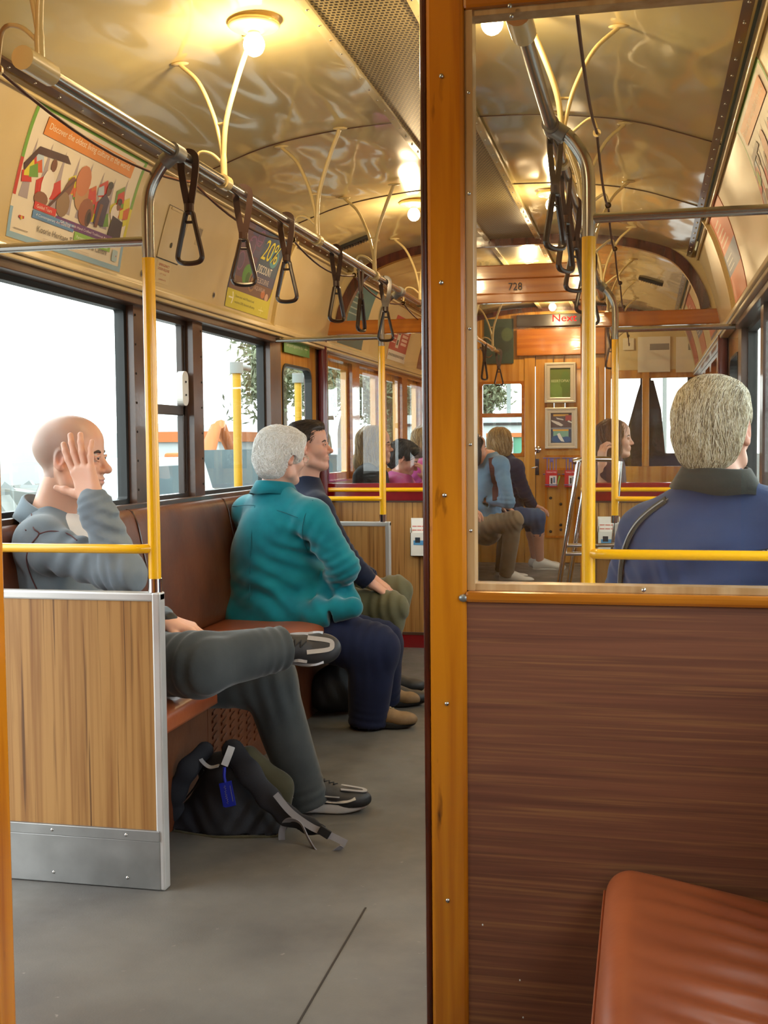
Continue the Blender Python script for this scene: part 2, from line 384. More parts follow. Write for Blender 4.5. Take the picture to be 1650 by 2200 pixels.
# sliding door beside the bulkhead, left and right, closed
for sgn, i in ((-1, 1), (1, 2)):
    a, b = DOORS[1]
    xo = XC+sgn*1.20; xi = XC+sgn*1.165
    mb = MB(); mb.frame(rrect(a, 0.02, b, 1.82, .002, 5), rrect(a+.03, .80, b-.10, 1.64, .07, 5), lambda u, v: (xo, u, v), lambda u, v: (xi, u, v))
    o = mb.build('door_%d' % i, 'varnish_light', bevel=0); struct(o, 'timber sliding tram door with round cornered window')
    mb = MB(); mb.frame(rrect(a+.026, .796, b-.096, 1.644, .07, 5), rrect(a+.04, .81, b-.11, 1.63, .065, 5), lambda u, v: (xo-.002*sgn, u, v), lambda u, v: (xi-sgn*.006, u, v))
    mb.build('window_seal', 'black_rubber', o)
    MB().box(min(xo-.01*sgn, xo-.014*sgn), max(xo-.01*sgn, xo-.014*sgn), a+.035, b-.105, .805, 1.635).build('pane', 'pane', o)
    mb = MB(); mb.tube([(XC+sgn*1.135, 6.645, 0), (XC+sgn*1.135, 6.645, 1.84)], .028, 16)
    struct(mb.build('trim_%d' % (12+i), 'maroon'), 'maroon round door pillar beside the bulkhead')
    # side fill above the doors
# near side door leaf folded at left edge of the near doorway
# ceiling joints
for i, y in enumerate((2.16, 4.27, 5.4)):
    mb = MB(); pts = smooth_path([(XC+s*d, y, z-.002) for s, L in ((-1, PROF[::-1]), (1, PROF[1:])) for d, z in L], 3)
    mb.ribbon(pts, .0022, .0012, (0, 1, 0))
    struct(mb.build('trim_%d' % (20+i), 'brown_paint'), 'thin seam strip across the ceiling')
# perforated centre strip
m = mat('perforated', '9c8c60', .4, metal=.35)
nt = m.node_tree; n_ = nt.nodes; b = n_['Principled BSDF']
tc = n_.new('ShaderNodeTexCoord'); mp = n_.new('ShaderNodeMapping'); mp.inputs['Scale'].default_value = (85, 50, 1); mp.inputs['Rotation'].default_value = (0, 0, .0)
br = n_.new('ShaderNodeTexBrick'); br.inputs['Color1'].default_value = lin('1e180e'); br.inputs['Color2'].default_value = lin('2c2416'); br.inputs['Mortar'].default_value = lin('a8986a')
br.inputs['Scale'].default_value = 1; br.inputs['Mortar Size'].default_value = .22; br.inputs['Brick Width'].default_value = 1.2; br.inputs['Row Height'].default_value = .9
nt.links.new(tc.outputs['Object'], mp.inputs[0]); nt.links.new(mp.outputs[0], br.inputs['Vector']); nt.links.new(br.outputs['Color'], b.inputs['Base Color'])
GX0, GX1 = -.885, -.6
mb = MB(); mb.box(GX0, GX1, Y0, YE, 2.372, 2.384); struct(mb.build('trim_30', 'perforated'), 'perforated air strip along the ceiling centre')
mb = MB()
for x in (GX0, GX1):
    mb.obox((x, (Y0+YE)/2, 2.371), (.014, 0, 0), (0, (YE-Y0)/2, 0), (0, 0, .008), 0)
y = 2.1
while y < 11.5:
    for x in (GX0, GX1): mb.ell((x, y, 2.362), (.004, .004, .002), n=8, mi=1)
    y += .12
struct(mb.build('trim_31', ['cream', 'screw'], bevel=.003), 'cream edging of the perforated ceiling strip')

# ------------------------------------------------------------------ near partition beside the photographer
PX0, PX1 = -.381, -.303
wp = thing('wall_partition', 'timber partition with varnished post, large glass pane and brown laminate panel', 'partition', (-.3, YP, 0)); wp['kind'] = 'structure'; del wp['category']
YT = YP+.06
mb = MB(); mb.box(PX0+.012, PX1, YP, YT, 0, 2.4)
mb.build('post', 'varnish', wp, bevel=.007)
mb = MB(); mb.box(PX0, PX0+.012, YP+.006, YT+.004, 0, 2.4); mb.build('door_stop', 'dark_edge', wp, bevel=.005)
mb = MB(); mb.box(PX1-.002, .44, YP+.002, YT, 1.938, 2.4); mb.build('header', 'varnish_h', wp, bevel=.006)
mb = MB(); mb.box(PX1-.002, .44, YP-.006, YT, .925, .945); mb.build('sill', 'varnish_h', wp, bevel=.006)
mb = MB(); mb.box(PX1-.002, .44, YP+.006, YT-.006, .004, .926); mb.build('laminate_panel', 'walnut', wp)
mb = MB(); mb.box(PX1, PX1+.014, YP+.008, YP+.05, .945, 1.938); mb.box(PX1, .44, YP+.012, YP+.05, .945, .957); mb.box(PX1, .44, YP+.012, YP+.05, 1.928, 1.94)
for z in (1.05, 1.2, 1.4, 1.63, 1.8): mb.ell((PX1+.007, YP+.008, z), (.0035, .002, .0035), n=8, mi=1)
mb.build('glazing_bead', ['bead', 'screw'], wp, bevel=.003)
MB().box(PX1+.008, .44, YP+.036, YP+.041, .95, 1.934).build('pane', 'pane_near', wp)
for px, py in ((948, 163), (948, 607), (955, 1064), (960, 1512), (962, 1935), (1095, 12), (1099, 34), (1383, 1268)):
    p = P(px, py, Y=YP-.001); MB().ell(p, (.0042, .003, .0042), n=10).build('screw', 'screw', wp)
p = P(996, 1285, Y=YP-.002); MB().ell(p, (.009, .004, .007), n=10).build('worn_corner', 'alu_sheet', wp)
for px, py in ((1037, 1987), (1117, 2106), (1124, 2186)): MB().ell(P(px, py, Y=YP+.0055), (.0015, .001, .002), n=6).build('paint_fleck', 'white_plastic', wp)
# the matching post on the left of the doorway
wj = MB(); wj.box(-1.32, -1.228, YP, YT, 0, 2.4); o = wj.build('trim_40', 'varnish', bevel=.007); struct(o, 'varnished left post of the near doorway')
mb = MB(); mb.box(-1.88, -1.32, YP+.01, YT-.01, 0, 2.36); struct(mb.build('trim_41', 'walnut'), 'brown laminate partition left of the near doorway')

# ------------------------------------------------------------------ far bulkhead
bh = thing('wall_bulkhead', 'varnished timber bulkhead with arch, header 728 and glazed sides', 'partition', (XC, YB, 0)); bh['kind'] = 'structure'; del bh['category']
YBB = YB+.05
ARCH = [(0, 2.36), (.2, 2.36), (.38, 2.352), (.55, 2.337), (.7, 2.305), (.82, 2.262), (.9, 2.21), (.96, 2.14), (1.0, 2.07), (1.03, 2.0), (1.045, 1.94)]
OUT = [(0, 2.42), (.2, 2.42), (.42, 2.42), (.64, 2.41), (.85, 2.36), (1.0, 2.31), (1.06, 2.25), (1.10, 2.15), (1.15, 2.07), (1.16, 1.98), (1.16, 1.86)]
full = lambda L: [(XC-d, z) for d, z in L[::-1]]+[(XC+d, z) for d, z in L[1:]]
A, O_ = full(ARCH), full(OUT)
mb = MB()
for i in range(len(A)-1):
    q = [A[i], A[i+1], O_[i+1], O_[i]]
    mb.prism(q, lambda u, v: (u, YB+.012, v), lambda u, v: (u, YBB-.012, v))
mb.build('arch_surround', 'cream_cove', bh)
mb = MB(); path = smooth_path([(x, YB+.022, z) for x, z in A], 4)
mb.tube(path, .013, 8, sec=[(1, 2.0), (-1, 2.0), (-1, -2.0), (1, -2.0)], up=(0, 0, 1) if 0 else None) if 0 else mb.ribbon(path, .028, .024, (0, 1, 0))
mb.build('arch_moulding', 'dark_edge', bh)
for nm, xa, xb in (('beam', XL, -1.05), ('beam', -.30, XR)):
    MB().box(xa, xb, YB, YBB, 1.855, 1.938).build(nm, 'varnish_h', bh, bevel=.006)
mb = MB()
for xa in (-1.12, -.358): mb.box(xa, xa+.06, YB-.003, YBB+.003, 0, 2.22)
mb.build('door_post', 'varnish', bh, bevel=.006)
mb = MB(); mb.box(-1.12, -.298, YB-.004, YBB+.004, 2.145, 2.225); mb.box(-1.06, -.35, YB+.004, YBB, 2.06, 2.147); mb.box(-1.06, -.35, YB-.001, YBB+.001, 2.01, 2.062)
mb.build('header', 'varnish_h', bh, bevel=.006)
mb = MB(); put_text(mb, '728', lambda u, v: (u, YB-.006, v), -.765, 2.078, .043, 0, w=.078); mb.build('lettering', 'dark_vent', bh, fix=False)
for xa, xb in ((XL, -1.12), (-.298, XR)):
    MB().box(xa, xb, YB+.006, YBB-.006, .09, .865).build('laminate_panel', 'oak', bh)
    MB().box(xa, xb, YB, YBB, .872, .976).build('red_rail', 'red_paint', bh, bevel=.004)
    MB().box(xa, xb, YB+.002, YBB, .862, .873).build('brown_strip', 'brown_paint', bh)
    MB().box(xa, xb, YB, YBB, 0, .078).build('kick_board', 'red_paint', bh)
    MB().box(xa, xb, YB-.004, YBB, .076, .092).build('brown_strip', 'brown_paint', bh, bevel=.002)
    MB().box(xa, xb, YB+.022, YB+.027, .97, 1.86).build('pane', 'pane_bulkhead', bh)

# ------------------------------------------------------------------ end wall of the far saloon
we = thing('wall_end', 'varnished timber end wall with door of the far saloon', 'wall', (XC, YE, 0)); we['kind'] = 'structure'; del we['category']
DX0, DX1 = P(1150, 1000, Y=YE)[0], P(1300, 1000, Y=YE)[0]
wz0, wz1 = 1.09, 1.745
mb = MB()
mb.box(XL, P(1031, 900, Y=YE)[0], YE, YE+.05, 0, 2.36); xw0, xw1 = P(1031, 900, Y=YE)[0], P(1127, 900, Y=YE)[0]
mb.box(xw0, xw1, YE, YE+.05, 0, wz0); mb.box(xw0, xw1, YE, YE+.05, wz1, 2.36); mb.box(xw1, DX0, YE-.01, YE+.05, 0, 2.36)
mb.box(DX0, DX1, YE, YE+.05, 1.975, 2.36); mb.box(DX1, DX1+.05, YE-.01, YE+.05, 0, 2.36)
mb.box(DX1+.05, XR, YE, YE+.05, 0, 1.0); mb.box(DX1+.05, XR, YE, YE+.05, 1.75, 1.82)
for px in (1387,): x = P(px, 900, Y=YE)[0]; mb.box(x-.03, x+.03, YE-.01, YE+.05, 1.0, 1.8)
mb.build('panelling', 'varnish_light', we, bevel=.004)
mb = MB(); mb.frame(rrect(xw0, wz0, xw1, wz1, .001), rrect(xw0+.025, wz0+.03, xw1-.025, wz1-.02, .02), lambda u, v: (u, YE-.01, v), lambda u, v: (u, YE+.03, v)); mb.box(xw0+.02, xw1-.02, YE-.005, YE+.03, 1.435, 1.47)
mb.build('window_frame', 'varnish_h', we)
MB().box(xw0, xw1, YE+.02, YE+.024, wz0, wz1).build('pane', 'pane', we)
mb = MB(); mb.box(XC-.6, XC+.95, YE-.03, YE, 2.12, 2.3) if 0 else None
mb = MB(); path = smooth_path([(XC+s*d, YE-.02, z-.03) for s, L in ((-1, PROF[::-1]), (1, PROF[1:])) for d, z in L], 3); mb.ribbon(path, .02, .02, (0, 1, 0)); mb.build('cornice', 'dark_edge', we)
mb = MB(); a, b_ = P(1110, 765, Y=YE-.03), P(1300, 702, Y=YE-.03); mb.box(a[0], b_[0], YE-.04, YE, a[2], b_[2]); mb.build('destination_board', 'varnish_h', we, bevel=.006)
d3 = thing('door_3', 'closed varnished end door with small brass lock', 'door', ((DX0+DX1)/2, YE, 0)); d3['kind'] = 'structure'; del d3['category']
mb = MB(); mb.box(DX0+.004, DX1-.004, YE+.004, YE+.04, ZF+.004, 1.972); mb.build('leaf', 'varnish_light', d3, bevel=.003)
mb = MB()
w_ = (DX1-DX0)
for a, b_, c, d in ((.14, .48, 1.14, 1.86), (.56, .9, 1.14, 1.86), (.14, .48, .38, .93), (.56, .9, .38, .93), (.14, .9, .97, 1.1)):
    mb.frame(rrect(DX0+a*w_, c, DX0+b_*w_, d, .002), rrect(DX0+a*w_+.018, c+.018, DX0+b_*w_-.018, d-.018, .002), lambda u, v: (u, YE-.004, v), lambda u, v: (u, YE+.006, v))
mb.build('panel_moulding', 'varnish', d3)
mb = MB(); p = P(1156, 966, Y=YE); mb.lathe([(.0, -.02), (.026, -.02), (.03, -.01), (.03, .005)], p, (0, 1, 0), 16); mb.build('lock', 'bright_chrome', d3)
mb = MB(); p = P(1153, 1003, Y=YE); mb.box(p[0]-.022, p[0]+.022, YE-.008, YE+.004, p[2]-.07, p[2]+.07); mb.tube([(p[0], YE-.008, p[2]), (p[0], YE-.05, p[2]), (p[0]-.04, YE-.055, p[2]-.01)], .008, 8); mb.build('door_handle', 'bright_chrome', d3)
for px, py in ((1183, 1070), (1244, 1070), (1183, 1142), (1205, 1083), (1205, 1128), (1205, 1138)):
    MB().ell(P(px, py, Y=YE-.002), (.013, .008, .013), n=10).build('bolt', 'dark_vent', d3)
MB().box(DX1+.05, XR, YE, YE+.04, 1.82, 2.38).build('upper_panel', 'cream_cove', we)
mb = MB(); mb.box(XL, XR, YBB, YE, .001, ZF); struct(mb.build('trim_60', 'lino', bevel=.004), 'raised grey floor of the far saloon')
# cab beyond the end wall
mb = MB(); mb.box(XL, XR+.05, YE+1.2, YE+1.25, 0, 1.1); mb.box(XL, XR, YE+1.2, YE+1.25, 1.95, 2.4)
for x in (XL, xw1, x+.0, XR): mb.box(x-.05, x+.05, YE+1.2, YE+1.25, 1.0, 2.4)
mb.box(XL, XR, YE, YE+1.3, 2.38, 2.42); mb.box(XR, XR+.04, YE, YE+1.3, 0, 2.4); mb.box(XL-.04, XL, YE, YE+1.3, 0, 1.0)
struct(mb.build('wall_front', 'brown_dark'), 'dark driver cab front beyond the end wall')
# ------------------------------------------------------------------ seats
def bench(nm, label, sgn, y0, y1, grp=None, louvre=True, seams=(), dz=0):
    X = lambda d: XC+sgn*d
    t = thing(nm, label, 'bench', (X(.9), (y0+y1)/2, 0), grp)
    mb = MB(); prof = [(a, b+dz) for a, b in [(.59, .395), (.585, .43), (.60, .455), (.66, .466), (.85, .462), (1.07, .45), (1.07, .395)]]
    sm = smooth_path([(X(a), 0, z) for a, z in prof], 4)
    mb.prism([(p[0], p[2]) for p in sm], lambda u, v: (u, y0, v), lambda u, v: (u, y1, v), 0, True)
    mb.build('seat', 'seat_leather', t)
    prof = [(1.155, .45+dz), (1.06, .45+dz), (1.045, .55+dz*.8), (1.065, .75+dz*.4), (1.095, .92), (1.115, .965), (1.14, .972), (1.155, .96)]
    sm = smooth_path([(X(a), 0, z) for a, z in prof], 4)
    mb = MB(); mb.prism([(p[0], p[2]) for p in sm], lambda u, v: (u, y0, v), lambda u, v: (u, y1, v), 0, True)
    b = mb.build('backrest', 'leather', t)
    for y in seams:
        mb = MB(); mb.tube([(X(a)-sgn*.004, y+.05*(.97-z), z) for a, z in prof[1:7]], .004, 6); mb.build('piping', 'batten', b)
    mb = MB(); mb.box(min(X(.72), X(1.15)), max(X(.72), X(1.15)), y0+.004, y1-.004, 0.002+(ZF if dz else 0), .396+dz); mb.build('base_panel', 'leather', t)
    if louvre:
        mb = MB(); mb.box(min(X(.7185), X(.721)), max(X(.7185), X(.721)), 3.66, 4.21, .08, .35)
        for j in range(6):
            for i in range(9):
                y = 3.72+j*.086; z = .10+i*.028
                mb.obox((X(.717), y, z), (.004, 0, .003), (0, .022, .006), (.0, 0, .005))
        mb.build('louvre_vent', 'leather', t, bevel=.002)
    return t
bench('bench_seat', 'long brown leather wall bench under the left windows, where the bald man sits', -1, 2.93, 5.73, seams=(3.95, 4.9))
bench('bench_seat', 'brown leather bench along the right wall under the grey haired man in blue', 1, 2.93, 5.73, louvre=False)
bench('bench_seat', 'brown leather bench beyond the bulkhead under the denim shirted person', -1, 6.85, 10.0, louvre=False, dz=.14)
bench('bench_seat', 'brown leather bench beyond the bulkhead on the right side', 1, 6.85, 10.0, louvre=False, dz=.14)
# seat beside the photographer
t = thing('bench_seat', 'tan leather seat cushion with creases in the lower right foreground', 'bench', (.2, 1.0, 0))
mb = MB()
def cush(u, v):
    y = -.2+2.182*v; a = u*2.0
    # profile around the cushion: front edge, rounded nose, sagging top
    if a < .35: x = -.062; z = .36+a/.35*.085
    elif a < .75: q = (a-.35)/.4*PI/2; x = -.062+.045*(1-math.cos(q)); z = .445+.045*math.sin(q)
    else: q = (a-.75)/1.25; x = -.017+.45*q; z = .49-.07*q-.02*q*q
    fold = 0
    if a > .75: q = (a-.75)/1.25; fold = .0045*min(1, q*3)*math.sin(y*95+2.2*math.sin(q*3+y*9)+q*5)*(1 if y < 1.85 else max(0, (1.95-y)/.1))
    r = max(0, y-1.93)/.05
    z -= .02*r*r if a > .75 else .02*r*r*max(0, (a-.35)/.4) if a > .35 else 0
    return (x+(0.006*r*r), y, z+fold)
mb.grid(cush, 60, 300); o = mb.build('seat', 'seat_leather', t, fix=False)
sl = o.modifiers.new('t', 'SOLIDIFY'); sl.thickness = .012; sl.offset = -1
mb = MB(); mb.box(-.03, .43, -.2, 1.96, .002, .38); mb.build('base_panel', 'leather', t)
mb = MB(); mb.tube([(-.0635, -.2, .448), (-.0635, 1.95, .448)], .0025, 6); mb.build('piping', 'seat_leather', t)

# ------------------------------------------------------------------ seat screens and grab poles
def screen(label, x0, x1, y, top=.812, kick=True, grp=None):
    t = thing('seat_screen', label, 'seat screen', ((x0+x1)/2, y+.018, 0), grp)
    a, b = min(x0, x1), max(x0, x1)
    a0, b0 = (a, b-.012) if x1 > x0 else (a+.012, b)
    mb = MB(); mb.box(a0, b0, y+.004, y+.032, .15, top-.02); mb.build('laminate_panel', 'oak', t)
    mb = MB(); mb.box(a, b, y, y+.036, top-.024, top)
    e = b if x1 > x0 else a; s_ = -1 if x1 > x0 else 1
    mb.box(min(e, e+s_*.024), max(e, e+s_*.024), y-.001, y+.037, 0.001, top+.001)
    mb.build('metal_frame', 'aluminium', t, bevel=.005)
    mb = MB(); mb.box(a0, b0, y-.002, y+.038, .002, .135); mb.box(a0, b0, y-.005, y+.02, .135, .165)
    mb.build('kick_plate', 'alu_sheet', t, bevel=.002)
    for q in (.08, .3, .5):
        for z in (.15, .03):
            if b-a > q+.05: MB().ell((b-.03-q, y-.005 if z > .1 else y-.002, z), (.005, .003, .005), n=8).build('screw', 'screw', t)
    return t
screen('oak laminate seat screen with aluminium edging in front of the bald man', -1.87, -1.262, 2.88)
screen('oak laminate seat screen with metal frame behind the navy sweater man', -1.87, -1.262, 5.75)
screen('seat screen behind the grey haired man below the glass', .43, -.142, 2.88)
screen('seat screen at the far end of the right bench', .43, -.142, 5.75)
def pole(label, X, Y, s, wallx, ysleeve=.845, lowrail=True):
    # s: +1 when the aisle is towards +x (left side poles)
    t = thing('grab_pole', label, 'pole', (X, Y, .812))
    MB().tube([(X, Y, .812), (X, Y, ysleeve+.004)], .0185, 20).build('chrome_sleeve', 'bright_chrome', t)
    y = MB(); y.tube([(X, Y, ysleeve), (X, Y, 1.70)], .0168, 20)
    if lowrail:
        zz = .93; y.tube(smooth_path([(X-s*.004, Y, zz), (X-s*.03, Y-.022, zz), (X-s*.07, Y-.028, zz), (X-s*.2, Y-.028, zz), ((X+wallx)/2, Y-.028, zz), (wallx-s*-.01, Y-.028, zz)], 6), .0125, 14)
        if abs(wallx+1.87) < .02 and Y > 5: y.tube([(X, Y-.06, zz+.0), (X+.001, Y-.061, zz)], .0005, 6)
    y.build('yellow_tube', 'yellow', t)
    r = MB(); rx = -1.2 if s > 0 else -.225
    r.tube(smooth_path([(X, Y, 1.70), (X, Y, 1.78), (X+s*.002, Y, 1.85), (X+s*.015, Y, 1.895), (X+s*.045, Y, 1.94), (rx-s*.012, Y, 1.966)], 6), .0164, 20)
    r.tube([(X-s*.01, Y, 1.745), (wallx, Y, 1.745)], .0125, 16)
    r.build('chrome_tube', 'chrome', t)
    c = MB(); c.tube([(rx, Y-.028, 1.97), (rx, Y+.028, 1.97)], .0215, 18); c.tube([(rx, Y, 1.97), (rx-s*.035, Y, 1.945)], .021, 16); c.build('clamp', 'alu_sheet', t)
    return t
pole('yellow and chrome grab pole on the screen in front of the bald man', -1.283, 2.9, 1, -1.86)
pole('yellow and chrome grab pole beyond the navy sweater man', -1.30, 5.768, 1, -1.86)
pole('yellow and chrome grab pole seen through the near glass left of the grey haired man', -.135, 2.9, -1, .42)
pole('second yellow grab pole seen behind the glass, further down the tram', -.142, 5.768, -1, .42)
# overhead rails
for s, x, lb in ((1, -1.2, 'left'), (-1, -.225, 'right')):
    t = thing('overhead_handrail', 'long chrome overhead rail along the %s side of the aisle' % lb, 'handrail', (x, 4.4, 1.97))
    MB().tube([(x, 2.2, 1.97), (x, 6.3, 1.97)], .0155, 18).build('chrome_tube', 'chrome', t)
    MB().tube([(x, 2.13, 1.97), (x, 2.24, 1.97)], .024, 18).build('end_cup', 'cream_strut', t)
    MB().tube([(x, 6.28, 1.97), (x, 6.36, 1.97)], .022, 18).build('end_cup', 'cream_strut', t)
    t = thing('overhead_handrail', 'chrome overhead rail of the far saloon, %s side' % lb, 'handrail', (x, 9.2, 1.97))
    MB().tube([(x, 7.1, 1.97), (x, 9.9, 1.97)], .0155, 14).build('chrome_tube', 'chrome', t)
def bracket(s):
    t = thing('rail_bracket', 'x', 'bracket', (0, 0, 0), 'cream rail brackets')
    q = lambda L: [(s*a, b, c) for a, b, c in L]
    MB().tube([(0, -.02, 0), (0, .02, 0)], .0215, 16).build('collar', 'cream_strut', t)
    m = MB(); m.tube(smooth_path(q([(0.0, 0, .012), (0, 0, .08), (.012, -.004, .18), (.055, -.015, .30), (.098, -.03, .392)]), 5), [.010]*5+[.008]*16, 10)
    m.ell((s*.1, -.03, .396), (.03, .012, .006), n=10); m.build('strut', 'cream_strut', t)
    m = MB(); m.tube(smooth_path(q([(0, 0, .05), (-.012, .004, .12), (-.035, .012, .2), (-.085, .03, .30), (-.15, .05, .362)]), 5), .0065, 8)
    m.ell((-s*.152, .05, .366), (.03, .012, .006), n=10); m.build('strut', 'cream_strut', t)
    CZ = .005 if s > 0 else .07; m = MB(); m.tube(smooth_path(q([(0, 0, .05), (-.04, 0, .085), (-.08, 0, .085 if s > 0 else .11), (-.095, 0, CZ+.012)]), 5), .005, 8)
    m.tube(q([(-.024, .008, .17), (.008, 0, .17)]), .004, 6)
    m.lathe([(.011, -.004), (.011, .004), (.007, .004), (.007, -.004), (.011, -.004)], (-s*.095, 0, CZ), (0, 1, 0), 12)
    m.build('cord_loop', 'cream_strut', t)
    return t
for s, x, side in ((1, -1.2, 'left'), (-1, -.225, 'right')):
    pr = bracket(s)
    names = {2.2: 'nearest the camera', 3.26: 'beside the first strap hanger', 4.25: 'second along the rail', 5.2: 'third along the rail', 6.3: 'beside the bulkhead', 7.4: 'just beyond the bulkhead', 8.4: 'second beyond the bulkhead', 9.4: 'nearest the far end wall'}
    for i, (y, d) in enumerate(names.items()):
        lb = 'cream forked rail bracket on the %s overhead rail, %s' % (side, d)
        if i == 0: pr.location = (x, y, 1.97); pr['label'] = lb
        else: dup(pr, (x, y, 1.97), lb)
    xs = x-s*.095; CZ = 1.975 if s > 0 else 2.04; st = [1.3, 2.2, 3.26, 4.25, 5.2, 6.3, 7.4, 8.4, 9.4, 10.1]; pts = []
    for a, b in zip(st[:-1], st[1:]):
        for k in range(10):
            f = k/10; pts.append((xs+(.0 if a < 2.2 else 0), a+(b-a)*f, CZ-.045*4*f*(1-f)))
    tag(MB().tube(pts+[(xs, 10.1, CZ)], .0042, 6).build('bell_cord', 'cord'), 'brown leather bell cord sagging along the %s overhead rail' % side, 'cord')
# strap hangers
def strap():
    t = thing('strap_hanger', 'x', 'strap', (0, 0, 0), 'hanging strap handles')
    m = MB()
    loop = [(-.0, 0, -.135), (-.006, 0, -.11), (-.017, 0, -.05), (-.021, 0, -.01), (-.018, 0, .012), (0, 0, .021), (.018, 0, .012), (.021, 0, -.01), (.017, 0, -.05), (.006, 0, -.11), (0, 0, -.135)]
    m.ribbon(smooth_path(loop, 3), .0095, .0022, (0, 1, 0)); m.build('strap', 'strap', t)
    m = MB(); m.tube([(-.0, 0, -.116), (0, 0, -.136)], .0145, 10, sec=[(math.cos(a)*1.0, math.sin(a)*.75) for a in [2*PI*k/10 for k in range(10)]]); m.build('buckle', 'strap', t, bevel=.002)
    m = MB()
    h = [(-.009, 0, -.14), (-.015, 0, -.165), (-.024, 0, -.205), (-.034, 0, -.25), (-.033, 0, -.264), (-.024, 0, -.272), (0, 0, -.275), (.024, 0, -.272), (.033, 0, -.264), (.034, 0, -.25), (.024, 0, -.205), (.015, 0, -.165), (.009, 0, -.14)]
    m.tube(smooth_path(h+[h[0]], 4), .0085, 8, sec=[(math.cos(a)*.8, math.sin(a)*1.15) for a in [2*PI*k/8 for k in range(8)]]); m.tube([(-.017, 0, -.165), (.017, 0, -.165)], .004, 6)
    m.build('handle', 'handle', t)
    return t
s0 = strap()
SL = [(-1.2, 2.985, 0, 'first and largest strap hanger beside the near left pole'), (-1.2, 3.42, 25, 'strap hanger in front of the blue discount poster'), (-1.2, 3.86, 0, 'strap hanger just right of the blue discount poster'), (-1.2, 4.52, 50, 'turned strap hanger fourth along the left rail'), (-1.2, 4.93, 78, 'edge-on strap hanger fifth along the left rail'), (-1.2, 5.42, 8, 'small strap hanger beside the second left pole'),
      (-.225, 3.02, 55, 'strap hanger nearest the camera on the right rail, behind the glass'), (-.225, 3.42, 60, 'strap hanger second on the right rail, behind the glass'), (-.225, 3.86, 40, 'strap hanger third on the right rail, half behind the yellow pole'), (-.225, 4.5, 30, 'strap hanger fourth on the right rail'), (-.225, 4.95, 10, 'strap hanger fifth on the right rail'),
      (-1.2, 7.9, 20, 'far left strap hanger first beyond the bulkhead'), (-1.2, 8.9, 60, 'far left strap hanger second beyond the bulkhead'), (-1.2, 9.8, 10, 'far left strap hanger third beyond the bulkhead'), (-.225, 7.9, 30, 'far right strap hanger first beyond the bulkhead'), (-.225, 8.9, 70, 'far right strap hanger second beyond the bulkhead')]
for i, (x, y, a, lb) in enumerate(SL):
    if i == 0: s0.location = (x, y, 1.97); s0['label'] = lb; s0.rotation_euler = (0, 0, math.radians(a))
    else: dup(s0, (x, y, 1.97), lb, math.radians(a))

# ------------------------------------------------------------------ lamps
def ceil_z(x):
    d = abs(x-XC); return float(np.interp(d, [p[0] for p in PROF], [p[1] for p in PROF]))
def lamp(x, y, label, W_=9):
    z = ceil_z(x)-.006; W_ = 16 if y > 7 else 10
    t = thing('ceiling_lamp', label, 'lamp', (x, y, z), 'round ceiling lamps with bare bulbs')
    MB().lathe([(.0, 0), (.072, 0), (.073, -.006), (.066, -.013), (.045, -.012), (.034, -.022), (.02, -.024), (0, -.024)], (x, y, z), n=32).build('lamp_dish', 'lamp_dish', t)
    MB().lathe([(0, -.02), (.016, -.022), (.018, -.034), (.0, -.036)], (x, y, z), n=16).build('socket', 'white_plastic', t)
    MB().ell((x, y, z-.058), (.030, .030, .032), n=20).build('bulb', 'bulb', t)
    l = bpy.data.lights.new('lamp_light', 'POINT'); l.energy = W_; l.color = (1, .72, .4); l.shadow_soft_size = .034
    lo = bpy.data.objects.new('lamp_light', l); COL.objects.link(lo); lo.location = (0, 0, -.105); lo.parent = t
LAMPS = [(-1.065, 3.15, 'lit ceiling lamp nearest the camera on the left of the ceiling'), (-1.095, 5.6, 'lit ceiling lamp half hidden behind the varnished post'), (-.40, 3.15, 'lit ceiling lamp behind the near timber header on the right'), (-.43, 5.58, 'lit ceiling lamp seen between the straps behind the glass'),
         (-.735, 7.57, 'lit ceiling lamp on the centre strip just above the 728 header'), (-.748, 9.75, 'lit ceiling lamp on the centre strip below the 728 header'), (-1.0, 1.2, 'ceiling lamp above the camera')]
for x, y, lb in LAMPS: lamp(x, y, lb)

# ------------------------------------------------------------------ posters, notices and vents
def covemap(sgn, y0, y1, lift=.012):
    pts = smooth_path([(d, z, 0) for d, z in COVE[::-1]], 6); L = [0]
    for a, b in zip(pts[:-1], pts[1:]): L.append(L[-1]+float(np.linalg.norm(b-a)))
    D = [p[0] for p in pts]; Z = [p[1] for p in pts]
    def fn(u, v, off=0):
        vv = v+.045; d = float(np.interp(vv, L, D)); z = float(np.interp(vv, L, Z)); e = .01
        d2 = float(np.interp(vv+e, L, D)); z2 = float(np.interp(vv+e, L, Z)); n = np.array([-(z2-z), (d2-d)]); n /= np.linalg.norm(n)+1e-9
        d += n[0]*(lift+off); z += n[1]*(lift+off)*1
        return (XC+sgn*d, (y0+u) if sgn < 0 else (y1-u), z)
    return fn
def clip_strip(poly, lo, hi):
    for side, lim in ((1, lo), (-1, hi)):
        o = []
        for i in range(len(poly)):
            a, b = poly[i], poly[(i+1) % len(poly)]; da, db = side*(a[1]-lim), side*(b[1]-lim)
            if da >= 0: o.append(a)
            if da*db < 0: t = da/(da-db); o.append((a[0]+(b[0]-a[0])*t, a[1]+(b[1]-a[1])*t))
        poly = o
        if len(poly) < 3: return None
    return poly
def patch(mb, poly, fn, mi, off, st=.02):
    lo = min(p[1] for p in poly); hi = max(p[1] for p in poly); n = max(1, int(math.ceil((hi-lo)/st)))
    for i in range(n):
        q = clip_strip(poly, lo+(hi-lo)*i/n, lo+(hi-lo)*(i+1)/n)
        if q: mb.add([fn(u, v, off) for u, v in q], [list(range(len(q)))], mi)
